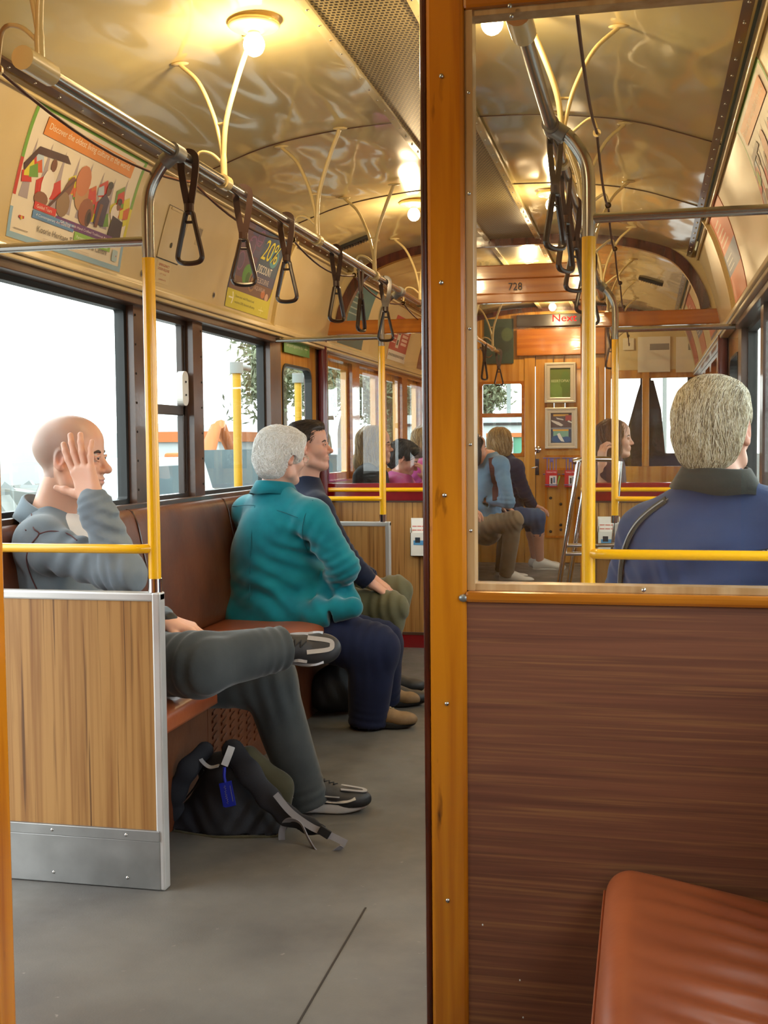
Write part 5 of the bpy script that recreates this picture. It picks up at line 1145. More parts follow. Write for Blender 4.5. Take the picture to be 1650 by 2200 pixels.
def limb(v, pts, rs, k=.03, sq=None):
    for i in range(len(pts)-1): v.cap(pts[i], pts[i+1], rs[i], rs[i+1], k, sq)
def mid(a, b, t=.5): return v3(a)*(1-t)+v3(b)*t
def seated(label, J, head, skin, top, legs, yaw, h=.006, tw=.19, td=.12, fat=0, hh=.003, ar=(.052, .045, .036), lr=(.085, .068, .052), hem=None, sleeve=1.0, legcut=1.0, scalp=None, hands=True, brow='brow_dark', detail=True, hs=1.0, extra_top=None, folds=True, belly=0):
    """J: joints; returns the person and its volumes"""
    t = thing('person', label, 'person', (J['pel'][0], J['pel'][1], 0))
    Rt = frameR(yaw); up = v3(J['neck'])-v3(J['pel']); up /= np.linalg.norm(up); fw = Rt[:, 0]-up*(Rt[:, 0]@up); fw /= np.linalg.norm(fw); lf = np.cross(up, fw); R = np.stack([fw, lf, up], 1)
    # skin body: head, neck, then a slim continuous core down to hands and feet
    b1 = Vol(); head.build(b1, detail); b1.cap(head.w((-.022, 0, -.05)), v3(J['neck'])+up*.015, .050*head.s+fat*.5, .056*head.s+fat*.5, .02); b1.cap(head.w((.015, 0, -.075)), v3(J['neck'])+fw*.02, .034*head.s, .045*head.s, .03); b1.mesh(hh)
    b2 = Vol(); c = .75
    b2.ell(mid(J['neck'], J['pel'], .35), (td*c, tw*c*.9, .17), R, .05); b2.ell(J['pel'], (td*c, tw*c*.85, .10), R, .05); b2.cap(J['neck'], mid(J['neck'], J['pel'], .3), .05, .07, .04)
    for s_ in 'LR':
        limb(b2, [J['sh'+s_], J['el'+s_], J['wr'+s_]], [.042, .036, .025], .02); b2.cap(J['neck'], J['sh'+s_], .05, .04, .03)
        if 'kn'+s_ in J: limb(b2, [J['hip'+s_], J['kn'+s_]], [.065, .05], .03); limb(b2, [J['kn'+s_], mid(J['kn'+s_], J['an'+s_], .35), J['an'+s_]], [.048, .05, .034], .03)
        if 'to'+s_ in J: b2.cap(J['an'+s_], v3(J['to'+s_])*.75+v3(J['an'+s_])*.25, .034, .026, .02)
    b2.mesh(max(.009, h)); vols = [b1, b2]
    if hands:
        for s_ in 'LR':
            if 'hand'+s_ in J:
                hv = Vol(); hd = J['hand'+s_]; el = v3(J['el'+s_]); W = v3(J['wr'+s_]); hv.cap(mid(el, W, .55), W, .030*hs, .0245*hs, .01)
                hand(hv, W, **hd); hv.mesh(min(hh, .0025) if hh <= .003 else hh); vols.append(hv)
    org('body', vols, 'skin', t, skincolor(head, skin, scalp))
    if detail: head.eyes(t); head.brows(t, brow)
    # upper garment
    g = Vol(); ch = mid(J['neck'], J['pel'], .38)
    g.ell(ch, (td+fat, tw, .19), R, .05); g.ell(mid(J['neck'], J['pel'], .72)+fw*belly*.5, (td+fat+belly, tw*.95+fat, .17), R, .06)
    if hem is None or hem > .1: g.ell(v3(J['pel'])-up*.0, (td+fat+belly*.6, tw*.98+fat, .13), R, .06)
    g.cap(mid(J['shL'], J['shR'], .1), mid(J['shL'], J['shR'], .9), .062, .062, .06)
    g.cap(v3(J['neck'])-up*.03, v3(J['neck'])+up*.005, .075, .064, .04)
    for s_ in 'LR': g.cap(v3(J['neck'])-up*.02, J['sh'+s_], .062, .062, .05)
    for s_ in 'LR':
        el, wr, sh_ = v3(J['el'+s_]), v3(J['wr'+s_]), v3(J['sh'+s_]); we_ = mid(el, wr, sleeve)
        g.cap(sh_, el, ar[0]+.012, ar[1]+.006, .04); g.cap(el, we_, ar[1]+.008, ar[2]+.004, .02)
        if folds:
            a = (el-sh_)/np.linalg.norm(el-sh_); b = (wr-el)/np.linalg.norm(wr-el)
            g.fold(el, .09, .0055, a+b*.4, .034, 2.2); g.fold(sh_-up*.07, .10, .005, a+up*.5, .05, 2.0); g.fold(we_, .06, .003, b, .025)
    if folds: g.fold(mid(J['neck'], J['pel'], .8), .16, .005, up+lf*.5, .06, 2.5)
    g.cut(v3(J['neck'])+up*.045, up-fw*.25, c=v3(J['neck'])+up*.075, rad=.105)
    for s_ in 'LR':
        el, wr = v3(J['el'+s_]), v3(J['wr'+s_]); b = (wr-el)/np.linalg.norm(wr-el); we_ = mid(el, wr, sleeve); g.cut(we_+b*.012, b, c=we_+b*.03, rad=.062)
    if hem is not None: g.cut(v3(J['pel'])-up*hem, -up, c=v3(J['pel'])-up*(hem+.2), rad=.36)
    if extra_top: extra_top(g, R, up, fw, lf)
    g.mesh(h, .0015, 14); org(top[0], [g], top[1], t)
    t['R'] = 0; del t['R']
    # trousers
    lo = None
    if 'knL' in J or 'knR' in J:
        q = Vol(); q.ell(v3(J['pel'])-up*.03, (td+.015+fat, tw*.92+fat, .12), R, .05)
        for s_ in 'LR':
            if 'kn'+s_ not in J: continue
            hp, kn, an = v3(J['hip'+s_]), v3(J['kn'+s_]), v3(J['an'+s_]); ae = mid(kn, an, legcut)
            q.cap(hp, kn, lr[0], lr[1], .04); q.cap(kn, ae, lr[1]*1.0, lr[2], .035)
            if folds: a = (kn-hp)/np.linalg.norm(kn-hp); b = (an-kn)/np.linalg.norm(an-kn); q.fold(kn, .11, .0065, a-b*.2, .045, 2.4); q.fold(ae, .08, .005, b, .035, 2.5); q.fold(hp, .14, .006, a+up*.3, .05, 2.5)
            b = (an-kn)/np.linalg.norm(an-kn); q.cut(ae+b*.01, b, c=ae+b*.05, rad=.085)
        q.mesh(h, .002, 13); lo = org(legs[0], [q], legs[1], t)
    return t, R, (b1, b2, g)
def rs(vol, px, py, y0, y1, lift=.001):      # where the sight line through a pixel meets a volume
    Y = np.linspace(y0, y1, 400); p = np.array([P(px, py, Y=y) for y in Y]); d = vol.sample(p); ins = ((p > vol.lo) & (p < vol.lo+vol.h*(np.array(vol.D.shape)-1))).all(1); k = np.where((d < 0) & ins)[0]
    q = p[k[0]] if len(k) else p[np.argmin(np.where(ins, d, 9))]
    return snap(vol, q, lift)
def collar(parent, n, f, l, up, rx, ry, zt, zb, m, a0=.45, tilt=.04, flare=.03, th=.008, name='collar', wav=.003):
    n, f, l, up = map(v3, (n, f, l, up)); mb = MB(); pr = [(-.002, 'b'), (0, 't'), (th*.6, 't'), (th, 'u'), (flare+th, 'z'), (flare, 'z'), (flare*.4, 'm')]; A = np.linspace(a0, 2*PI-a0, 61); vs = []
    for a in A:
        back = (1-math.cos(a))/2
        for r, k in pr:
            z = {'b': zb*.2, 't': zt, 'u': zt-.002, 'z': zb, 'm': zb*.5+zt*.3}[k]+tilt*(-math.cos(a))*(1 if k != 'z' else 1.15)+(wav*math.sin(a*5) if k == 'z' else 0)
            vs.append(n+f*math.cos(a)*(rx+r)+l*math.sin(a)*(ry+r)+up*z)
    k = len(pr); N = len(A)
    mb.add(vs, [(i*k+j, i*k+(j+1) % k, (i+1)*k+(j+1) % k, (i+1)*k+j) for i in range(N-1) for j in range(k)]+[list(range(k)), list(range((N-1)*k, N*k))[::-1]], 0, True)
    return mb.build(name, m, parent)
# ------------------------------------------------------------------ bald man in grey fleece, hand at his ear, legs crossed
hd = Head(P(152, 981, Y=3.25), frameR(10, 3, 0), 1.06, nose=1.05)
el_ = P(268, 1236, Y=3.04)
J = dict(neck=P(108, 1118, Y=3.25), pel=P(140, 1440, Y=3.28), shR=P(85, 1168, Y=3.10), shL=P(145, 1150, Y=3.41), elR=el_, wrR=P(200, 1078, Y=3.04), elL=P(215, 1345, Y=3.50), wrL=P(358, 1335, Y=3.36),
         hipR=P(240, 1425, Y=3.2), knR=P(425, 1428, Y=3.12), anR=P(602, 1393, Y=3.36), hipL=P(250, 1450, Y=3.42), knL=P(575, 1462, Y=3.52), anL=P(662, 1722, Y=3.60))
J['handR'] = dict(d=(-.36, .10, .95), n=(.25, .96, .0), t=(-.95, .05, -.30), curl=((.05, .12, .12), (.04, .12, .12), (.05, .12, .12), (.10, .18, .15)), thumb=(.72, .92, -.05), s=1.12, spread=.14, th_curl=-.1)
J['handL'] = dict(d=(.96, .1, -.24), n=(-.2, .1, -.96), t=(-.1, -.95, .0), curl=((.35, .7, .5), (.4, .7, .5), (.45, .75, .5), (.5, .8, .5)), thumb=(.7, .6, .3), s=1.0, spread=.06)
def bald_top(g, R, up, fw, lf):
    # turned down collar, opening at the throat
    n = v3(J['neck'])
    g.ell(n+fw*.075-up*.045, (.06, .035, .075), R@frameR(0, 25, 0), .012, 's')
    g.fold(mid(J['shR'], J['elR'], .5), .12, .006, (1, 0, -.7), .07, 2); g.fold(P(240, 1130, Y=3.02), .06, .007, (.4, 0, 1), .035, 1.5)
    g.cap(mid(J['elR'], J['wrR'], .75), mid(J['elR'], J['wrR'], .98), .050, .046, .01)
bald, R_, (bb, _, gg) = seated('bald man in grey fleece and dark trousers, hand held to his ear, legs crossed', J, hd, 'd9a78c', ('fleece_jacket', 'fleece_grey'), ('trousers', 'trouser_grey'), 3, h=.0062, tw=.185, td=.125, hh=.0027, lr=(.105, .088, .066), ar=(.056, .050, .046), scalp='8f7f78', extra_top=bald_top, sleeve=.93)
_up = v3((0, 0, 1)); collar(bald, v3(J['neck'])+v3((.004, 0, .012)), R_[:, 0], R_[:, 1], _up, .078, .074, .030, -.030, 'fleece_grey', .55, .042, .028, .009)
q = Vol(); q.ell(mid(J['neck'], J['pel'], .14)+v3((.045, -.01, .0)), (.075, .10, .10), R_, .04); q.cut(v3(J['neck'])+v3((0, 0, .005)), (-.5, 0, 1)); q.mesh(.008); org('white_shirt', [q], 'tee_white', bald)
def snap(vol, p, lift=.001):
    p = np.array([v3(p)])
    for _ in range(6): g = vol.grad(p, vol.h*1.2); p = p-g*(vol.sample(p)-lift)[:, None]
    return p[0]
m = MB()
for L in (((68, 1105), (72, 1135), (84, 1148), (66, 1172), (58, 1200), (66, 1235), (80, 1268)), ((84, 1148), (110, 1142), (145, 1148), (165, 1162)), ((40, 1120), (56, 1140))):
    pts = [rs(gg, x, y, 2.8, 3.6) for x, y in L]; m.tube(smooth_path(pts, 5), .0022, 6)
m.build('seam_piping', 'seam_brown', bald)
q = Vol(); w_ = v3(J['wrL']); q.cap(w_+v3((-.004, 0, .001)), w_+v3((.006, 0, 0)), .031, .031, .003); q.mesh(.004); org('wrist_watch', [q], 'black_rubber', bald)
shoe(bald, P(534, 1400, Y=3.37)+v3((0, .03, -.02)), (.985, .08, .06), (-.12, -.86, .50), 1.0, h=.004)
shoe(bald, (P(622, 1760, Y=3.60)[0]-.03, 3.60, .004), (.975, .22, -.0), (0, 0, 1), 1.04, h=.004)

# ------------------------------------------------------------------ white haired woman in teal
hd = Head(P(606, 980, Y=4.85), frameR(50, 6, 0), .98, fat=.004)
J = dict(neck=P(590, 1056, Y=4.86), pel=P(606, 1318, Y=4.86), shR=P(672, 1112, Y=4.74), shL=P(535, 1102, Y=4.99), elR=P(738, 1218, Y=4.72), wrR=P(705, 1270, Y=4.95), elL=P(610, 1230, Y=5.16), wrL=P(700, 1262, Y=5.10),
         hipR=P(665, 1352, Y=4.77), knR=P(802, 1395, Y=4.74), anR=P(790, 1550, Y=4.75), hipL=P(680, 1350, Y=4.98), knL=P(815, 1385, Y=5.05), anL=P(822, 1500, Y=5.15))
def teal_top(g, R, up, fw, lf):
    g.cap(v3(J['pel'])-up*.01, P(735, 1300, Y=4.80), .13, .085, .06); g.cap(P(540, 1300, Y=4.9), P(560, 1200, Y=4.9), .12, .13, .06); g.ell(P(590, 1200, Y=4.88), (.165, .205, .20), R, .05)
    g.cap(P(515, 1322, Y=4.78), P(685, 1322, Y=4.68), .065, .05, .07); g.cap(P(685, 1318, Y=4.68), P(758, 1305, Y=4.67), .05, .045, .05)
    a, b = P(500, 1378, Y=4.8), P(700, 1344, Y=4.8); g.cut(a, (.03, -.0, -1)); g.cut(P(782, 1345, Y=4.8), (.85, 0, -.5))
    n = v3(J['neck'])
    g.fold(P(640, 1190, Y=4.75), .13, .010, (.5, 0, 1), .075, 2.5); g.fold(P(580, 1290, Y=4.75), .16, .010, (.4, 0, 1), .09, 2.8); g.fold(P(700, 1290, Y=4.72), .10, .008, (1, 0, .6), .06, 2)
    s_ = P(714, 1335, Y=4.68); g.ell(s_, (.010, .2, .05), np.eye(3), .004, 's')
teal, R_, (bb, _, gg) = seated('white haired woman in a teal jacket and navy trousers, seen from behind', J, hd, 'd3a590', ('teal_jacket', 'teal'), ('trousers', 'navy'), 48, h=.0068, tw=.20, td=.155, fat=.01, hh=.0032, ar=(.066, .060, .048), lr=(.125, .105, .082), hands=False, extra_top=teal_top, hem=.2, belly=.04, brow='brow_grey', sleeve=1.0)
hd.glasses(teal)
collar(teal, v3(J['neck'])+v3((0, 0, .008)), R_[:, 0], R_[:, 1], v3((0, 0, 1)), .076, .076, .034, -.022, 'teal', .3, .012, .030, .006)
hv = Vol(); hd.e(hv, (-.022, 0, .040), (.108, .094, .092), .02); hd.e(hv, (-.055, 0, -.02), (.075, .084, .085), .03); hd.e(hv, (.035, 0, .075), (.065, .074, .045), .03)
for y in (-1, 1): hd.e(hv, (.012, y*.072, .018), (.045, .018, .045), .02)
hd.e(hv, (.10, 0, -.03), (.058, .085, .092), .015, 's')
for y in (-1, 1): hd.e(hv, (.005, y*.088, -.02), (.026, .024, .036), .01, 's')
hv.mesh(.0035, .004, 42)
o = org('hair', [hv], H_WHITE[0], teal)
fl_ = lambda p: (lambda L: (hd.R@np.stack([-.55*np.ones(len(L))+.8*(L[:, 2] < .03), .55*pn(L[:, 0]*30, L[:, 1]*30, L[:, 2]*30), -.9*np.ones(len(L))+.7*(L[:, 2] > .08)], 0)).T)(hd.l(p))
strands(hv, 5200, 6, .0055, fl_, H_WHITE, 'hair_strands', o, .0011, .0035, seed=3, jit=.8)
m = MB(); pts = [rs(gg, x, y, 4.4, 5.2) for x, y in ((548, 1088), (541, 1150), (538, 1220), (536, 1290))]; m.tube(smooth_path(pts, 6), .0016, 6)
pts = [rs(gg, x, y, 4.4, 5.2) for x, y in ((500, 1088), (545, 1086), (600, 1098), (640, 1112))]; m.tube(smooth_path(pts, 6), .0016, 6)
pts = [rs(gg, x, y, 4.4, 5.2) for x, y in ((672, 1075), (655, 1110), (650, 1150), (662, 1185))]; m.tube(smooth_path(pts, 6), .0016, 6)
m.build('back_seam', 'teal_dark', teal)
q = Vol(); q.cap(P(735, 1250, Y=4.88), P(752, 1262, Y=4.84), .03, .022, .01); q.mesh(.005)
tag(org('handbag', [q], 'shoe_black', None), 'small black handbag held in the lap of the teal jacket woman', 'handbag')
shoe(teal, (P(745, 1590, Y=4.75)[0]+.02, 4.76, .003), (.985, .12, 0), (0, 0, 1), .98, 'shoe_tan', 'lace_tan', 'sole_black', 'lace_tan', .005, False)
shoe(teal, (P(790, 1530, Y=5.15)[0]-.03, 5.16, .003), (.985, .16, 0), (0, 0, 1), .96, 'shoe_tan', 'lace_tan', 'sole_black', 'lace_tan', .005, False)

# ------------------------------------------------------------------ man in navy sweater beside her
hd = Head(P(661, 958, Y=5.25), frameR(8, -4, 0), .98, nose=1.06, fat=.004)
J = dict(neck=P(655, 1040, Y=5.27), pel=P(668, 1290, Y=5.32), shR=P(682, 1098, Y=5.14), shL=P(650, 1085, Y=5.42), elR=P(742, 1200, Y=5.10), wrR=P(795, 1252, Y=5.14), elL=P(720, 1200, Y=5.46), wrL=P(802, 1245, Y=5.36),
         hipR=P(740, 1300, Y=5.2), knR=P(838, 1308, Y=5.16), anR=P(812, 1490, Y=5.2), hipL=P(740, 1290, Y=5.42), knL=P(850, 1272, Y=5.44), anL=P(812, 1470, Y=5.46))
J['handR'] = dict(d=(.80, .15, -.55), n=(-.5, .1, -.8), t=(.1, .95, .1), curl=((.2, .35, .3),)*4, thumb=(.7, .6, .2), s=.95)
J['handL'] = dict(d=(.85, -.15, -.45), n=(-.45, .1, -.85), t=(.05, -.95, 0), curl=((.2, .35, .3),)*4, thumb=(.7, .6, .2), s=.95)
man, R_, (bb, _, gg) = seated('dark haired man in a navy sweater and olive trousers, hands resting on his knees', J, hd, 'cf9c86', ('navy_sweater', 'navy_knit'), ('trousers', 'olive'), 8, h=.0075, tw=.19, td=.135, fat=.006, hh=.0032, ar=(.058, .052, .042), lr=(.088, .076, .062), sleeve=.9, belly=.03)
hv = Vol(); hd.e(hv, (-.018, 0, .038), (.103, .083, .086), .02); hd.e(hv, (-.055, 0, -.01), (.060, .074, .075), .03); hd.e(hv, (.03, 0, .085), (.060, .062, .032), .02)
hd.e(hv, (.125, 0, .0), (.085, .11, .075), .012, 's')
for y in (-1, 1): hd.e(hv, (.015, y*.085, -.03), (.034, .022, .055), .008, 's')
hv.mesh(.004, .002, 60); o = org('hair', [hv], H_DARK[0], man)
fb = lambda h_, fx=-1.0, fz=-.35: (lambda p: (lambda L: (h_.R@np.stack([fx*np.ones(len(L))*(L[:, 2] > .0)+.0, .1*pn(L[:, 0]*30, L[:, 1]*30, L[:, 2]*30), fz-1.0*(L[:, 2] < .04)], 0)).T)(h_.l(p)))
strands(hv, 1800, 6, .006, fb(hd), H_DARK, 'hair_strands', o, .0010, .0014, seed=5)
for ax_, yy in ((812, 5.2), (812, 5.46)): shoe(man, (P(ax_, 1480, Y=yy)[0]-.05, yy, .003), (.98, .1, 0), (0, 0, 1), .98, 'shoe_black', 'shoe_silver', 'sole_black', 'lace_black', .007, False)

# ------------------------------------------------------------------ grey haired man with his back to the camera
hd = Head(P(1533, 922, Y=3.16), frameR(70, 2, 0), 1.10, fat=.002)
J = dict(neck=P(1540, 1044, Y=3.13), pel=P(1515, 1445, Y=3.2), shR=P(1664, 1125, Y=3.10), shL=P(1392, 1150, Y=3.24), elR=P(1660, 1330, Y=3.20), wrR=P(1600, 1400, Y=3.42), elL=P(1338, 1320, Y=3.34), wrL=P(1400, 1400, Y=3.52),
         hipR=P(1590, 1480, Y=3.3), knR=P(1590, 1470, Y=3.62), anR=P(1590, 1800, Y=3.66), hipL=P(1450, 1480, Y=3.34), knL=P(1450, 1470, Y=3.68), anL=P(1450, 1800, Y=3.7))
def blue_top(g, R, up, fw, lf):
    g.ell(P(1520, 1240, Y=3.17), (.15, .215, .22), R, .05); g.fold(P(1480, 1180, Y=3.0), .14, .006, (-.5, 0, 1), .09, 2); g.fold(P(1400, 1240, Y=3.05), .08, .007, (1, 0, .3), .05, 1.5)
blue, R_, (bb, _, gg) = seated('grey haired man in a blue jacket with his back to the camera, behind the glass', J, hd, 'cc9a82', ('blue_jacket', 'blue_jacket'), ('trousers', 'jeans'), 70, h=.0062, tw=.205, td=.135, hh=.003, ar=(.070, .062, .050), hands=False, extra_top=blue_top, brow='brow_grey')
up = v3((0, 0, 1)); n = v3(J['neck']); f_, l_ = R_[:, 0], R_[:, 1]
collar(blue, v3(J['neck'])+v3((0, 0, .022)), R_[:, 0], R_[:, 1], v3((0, 0, 1)), .074, .078, .030, -.030, 'collar_dark', .4, .006, .034, .008)
m = MB()
pts = [rs(gg, x, y, 2.93, 3.6, .003) for x, y in ((1432, 1075), (1400, 1098), (1372, 1125), (1352, 1158), (1340, 1200), (1335, 1255), (1338, 1290))]; sp = smooth_path(pts, 6)
nn = gg.grad(np.array(sp), .01)
m.tube(sp, .016, 8, sec=[(math.cos(a)*.25, math.sin(a)) for a in [2*PI*k/8 for k in range(8)]], up=nn[0]); m.build('sleeve_piping', 'collar_dark', blue)
m = MB()
for s_ in (-.006, .006): m.tube([p+v3((s_, -.0045, s_*.3)) for p in sp], .002, 6, up=nn[0])
m.build('reflective_trim', 'shoe_silver', blue)
m = MB(); c = rs(gg, 1636, 1187, 2.93, 3.6, .003); c2 = rs(gg, 1652, 1184, 2.93, 3.6, .003); d = c2-c; d /= np.linalg.norm(d); nr = gg.grad(np.array([c]), .01)[0]; u_ = np.cross(nr, d)
m.obox(c+d*.012, d*.030, nr*.001, u_*.007, 0); put_text(m, 'BOLT', lambda u, v: c+d*(u-.016)-u_*(-1)*(v-.004)*(-1 if u_[2] < 0 else 1)+nr*.0018, 0, 0, .008, 1, w=.05); m.build('chest_label', ['sole_black', 'shoe_white'], blue, fix=False)
hv = Vol(); hd.e(hv, (-.020, 0, .036), (.106, .086, .090), .02); hd.e(hv, (-.050, 0, -.02), (.070, .078, .072), .03); hd.e(hv, (-.058, 0, -.062), (.042, .056, .035), .03); hd.e(hv, (.03, 0, .076), (.062, .062, .034), .03)
hd.e(hv, (.125, 0, .0), (.080, .12, .085), .012, 's')
for y in (-1, 1): hd.e(hv, (.000, y*.094, -.024), (.033, .030, .052), .008, 's')
hv.mesh(.0035, .0025, 46); o = org('hair', [hv], H_GREY[2], blue)
fl_ = lambda p: (lambda L: (hd.R@np.stack([-.9*(L[:, 2] > .05)-.1, .45*L[:, 1]/.08+.35*pn(L[:, 0]*18, L[:, 1]*18, L[:, 2]*18), -1.0*np.ones(len(L))+.75*(L[:, 2] > .085)], 0)).T)(hd.l(p))
strands(hv, 5200, 11, .009, fl_, H_GREY, 'hair_strands', o, .0011, .0026, seed=8, jit=.16, sel=lambda V: (lambda L: ~((np.abs(L[:, 1]) > .062) & (L[:, 2] < .035) & (L[:, 0] > -.05)))(hd.l(V)))

# ------------------------------------------------------------------ passengers beyond the bulkhead
def simple(label, px, Y, crown, yaw, px_w, skin, hairs, hair, top, legs, sc=.96, pitch=0, lean=0, knee=.42, glasses=False, seed=1, arm=None, feet='shoe_white', legcut=1, sleeve=.95, neckdrop=.155, side=-1, seatz=.66, shy=.0, det=True):
    o_ = P(px, crown, Y=Y); ho = v3((o_[0], Y, o_[2]-.118*sc)); R = frameR(yaw, pitch, 0); h_ = Head(ho, R, sc)
    fy = frameR(yaw if side else yaw)[:, 0]; f0 = frameR(0 if side < 0 else 180)[:, 0]; ft = v3((f0[0], 0, 0)); lt = v3((0, f0[0], 0))
    neck = ho+v3((-.03*f0[0], 0, -neckdrop*sc))-ft*0; pel = v3((neck[0]-ft[0]*(.03+lean), neck[1]+shy, seatz)); seat_f = pel+ft*knee; nk = neck
    j = dict(neck=nk, pel=pel, shR=nk-lt*.165+v3((0, 0, -.055)), shL=nk+lt*.165+v3((0, 0, -.055)), hipR=pel-lt*.10+v3((0, 0, -.02)), hipL=pel+lt*.10+v3((0, 0, -.02)), knR=seat_f-lt*.11+v3((0, 0, .0)), knL=seat_f+lt*.11+v3((0, 0, .0)), anR=seat_f-lt*.11+v3((.02*f0[0], 0, -.43)), anL=seat_f+lt*.11+v3((.02*f0[0], 0, -.43)))
    j['elR'] = j['shR']+ft*.08+v3((0, 0, -.26)); j['elL'] = j['shL']+ft*.08+v3((0, 0, -.26)); j['wrR'] = j['elR']+ft*.20+lt*.06; j['wrL'] = j['elL']+ft*.20-lt*.06
    for s_, g_ in (('R', 1), ('L', -1)): j['hand'+s_] = dict(d=ft*.9+lt*.2*g_+v3((0, 0, -.3)), n=(0, 0, -1), t=lt*g_, curl=((.3, .5, .4),)*4, thumb=(.7, .6, .2), s=.92)
    if arm: arm(j, ho, ft, lt)
    t, R2, vv = seated(label, j, h_, skin, top, legs, 0 if side < 0 else 180, h=.010, tw=.165, td=.11, hh=.0042, ar=(.048, .042, .036), lr=(.082, .068, .056), detail=det, folds=True, legcut=legcut, sleeve=sleeve)
    if glasses: h_.glasses(t, 'sole_black')
    q = Vol(); hair(q, h_); q.mesh(.005, .003, 40); o = org('hair', [q], hairs[0], t)
    dn = lambda p: (lambda L: (h_.R@np.stack([-.3*(L[:, 2] > .06), .5*L[:, 1]/.08, -1.0*np.ones(len(L))+.6*(L[:, 2] > .09)], 0)).T)(h_.l(p))
    strands(q, 900, 6, .012, dn, hairs, 'hair_strands', o, .0018, .002, seed=seed, jit=.2)
    if feet:
        for s_ in 'LR':
            a = j['an'+s_]; shoe(t, (a[0]-.05*f0[0], a[1], max(.003, a[2]-.085)), (f0[0], .05, 0), (0, 0, 1), .92, feet, 'sole_black', 'shoe_white', 'lace_black', .009, False)
    return t, j, h_, vv
def bob(q, h, length=.10, back=.02):
    h.e(q, (-.020, 0, .036), (.108, .090, .090), .02); h.e(q, (-.050, 0, -.03), (.075, .090, .085), .03); h.e(q, (-.055-back*.5, 0, -.05-length*.5), (.062, .085, .04+length*.5), .03)
    for y in (-1, 1): h.e(q, (.0, y*.076, -.03-length*.3), (.045, .022, .07+length*.3), .02)
    h.e(q, (.115, 0, -.02), (.068, .066, .11), .012, 's'); h.e(q, (.04, 0, -.12-length*.3), (.06, .05, .10), .02, 's')
def short(q, h):
    h.e(q, (-.018, 0, .038), (.104, .086, .088), .02); h.e(q, (-.050, 0, -.02), (.066, .078, .080), .03); h.e(q, (.05, 0, .07), (.055, .066, .042), .02)
    h.e(q, (.13, 0, -.01), (.078, .11, .07), .012, 's')
    for y in (-1, 1): h.e(q, (.012, y*.09, -.032), (.028, .024, .05), .008, 's')
simple('blond woman in a black jacket and glasses beyond the bulkhead on the left', 806, 7.06, 917, 10, 0, 'd3a088', H_BLOND, lambda q, h: bob(q, h, .12, .05), ('black_jacket', 'black_cloth'), ('trousers', 'black_cloth'), glasses=True, seed=2)
def pray(j, ho, ft, lt):
    for s_, g_ in (('R', 1), ('L', -1)):
        j['el'+s_] = j['sh'+s_]+ft*.16+v3((0, 0, -.20)); j['wr'+s_] = ho+ft*.15+v3((0, 0, -.16))-lt*.04*g_; j['hand'+s_]['d'] = -ft*.25+v3((0, 0, 1))+lt*.25*g_; j['hand'+s_]['n'] = -ft+v3((0, 0, 0)); j['hand'+s_]['curl'] = ((.3, .5, .4),)*4
simple('dark haired person in pink leaning forward with hands near the face', 868, 7.45, 948, 5, 0, 'cf9a82', H_BLACK, short, ('pink_top', 'pink'), ('trousers', 'black_cloth'), sc=.95, pitch=26, lean=.12, arm=pray, seed=3, neckdrop=.14)
simple('light haired person mostly hidden behind the varnished post', 920, 8.1, 915, 0, 0, 'd3a088', H_BOB, lambda q, h: bob(q, h, .05), ('pink_top', 'pink'), ('trousers', 'jeans'), seed=4, det=False, lean=.07, knee=.36)
def denim_arm(j, ho, ft, lt):
    j['elR'] = P(1092, 1078, Y=8.65); j['wrR'] = P(1052, 1075, Y=8.80) ; j['handR'] = dict(d=(-.9, .3, .15), n=(0, .6, -.8), t=(0, .3, .9), curl=((.3, .5, .4),)*4, thumb=(.6, .7, .2), s=.95)
    j['neck'] = P(1052, 985, Y=8.88); j['pel'] = P(1045, 1130, Y=8.92); j['shR'] = P(1075, 1000, Y=8.72); j['shL'] = P(1040, 1000, Y=9.05); j['elL'] = P(1050, 1060, Y=9.10); j['wrL'] = P(1075, 1085, Y=9.05)
    j['hipR'] = P(1050, 1128, Y=8.80); j['knR'] = P(1103, 1118, Y=8.75); j['anR'] = P(1088, 1232, Y=8.90); j['hipL'] = P(1045, 1128, Y=9.00); j['knL'] = P(1090, 1125, Y=9.12); j['anL'] = P(1078, 1225, Y=9.20)
t, j, h_, vv = simple('person in denim shirt and khaki trousers with brown shoulder strap, beyond the bulkhead doorway', 1018, 8.8, 932, 20, 0, 'cf9a82', H_BLACK, lambda q, h: bob(q, h, .06), ('denim_shirt', 'denim'), ('trousers', 'khaki'), arm=denim_arm, seed=5, sleeve=.85)
m = MB(); m.ribbon(smooth_path([rs(vv[2], x, y, 8.2, 9.4, .006) for x, y in ((1057, 985), (1060, 1010), (1062, 1040), (1066, 1075))], 5), .022, .004, (0, -1, 0)); m.build('shoulder_strap', 'seam_brown', t)
def bob_arm(j, ho, ft, lt):
    j['neck'] = P(1085, 988, Y=9.57); j['pel'] = P(1098, 1108, Y=9.62); j['shR'] = P(1108, 1005, Y=9.42); j['shL'] = P(1085, 1003, Y=9.77); j['elR'] = P(1128, 1060, Y=9.47); j['wrR'] = P(1145, 1085, Y=9.62); j['elL'] = P(1110, 1060, Y=9.82); j['wrL'] = P(1140, 1085, Y=9.82)
    j['hipR'] = P(1105, 1108, Y=9.52); j['knR'] = P(1152, 1112, Y=9.52); j['anR'] = P(1160, 1205, Y=9.67); j['hipL'] = P(1100, 1108, Y=9.72); j['knL'] = P(1140, 1115, Y=9.87); j['anL'] = P(1150, 1200, Y=9.92)
simple('bob haired woman in navy jacket, cropped jeans and trainers beside the end wall', 1077, 9.55, 919, 48, 0, 'cf9a82', H_BOB, lambda q, h: bob(q, h, .03, .0), ('navy_jacket', 'navy'), ('cropped_jeans', 'jeans'), arm=bob_arm, legcut=.35, seed=6, sc=1.0)
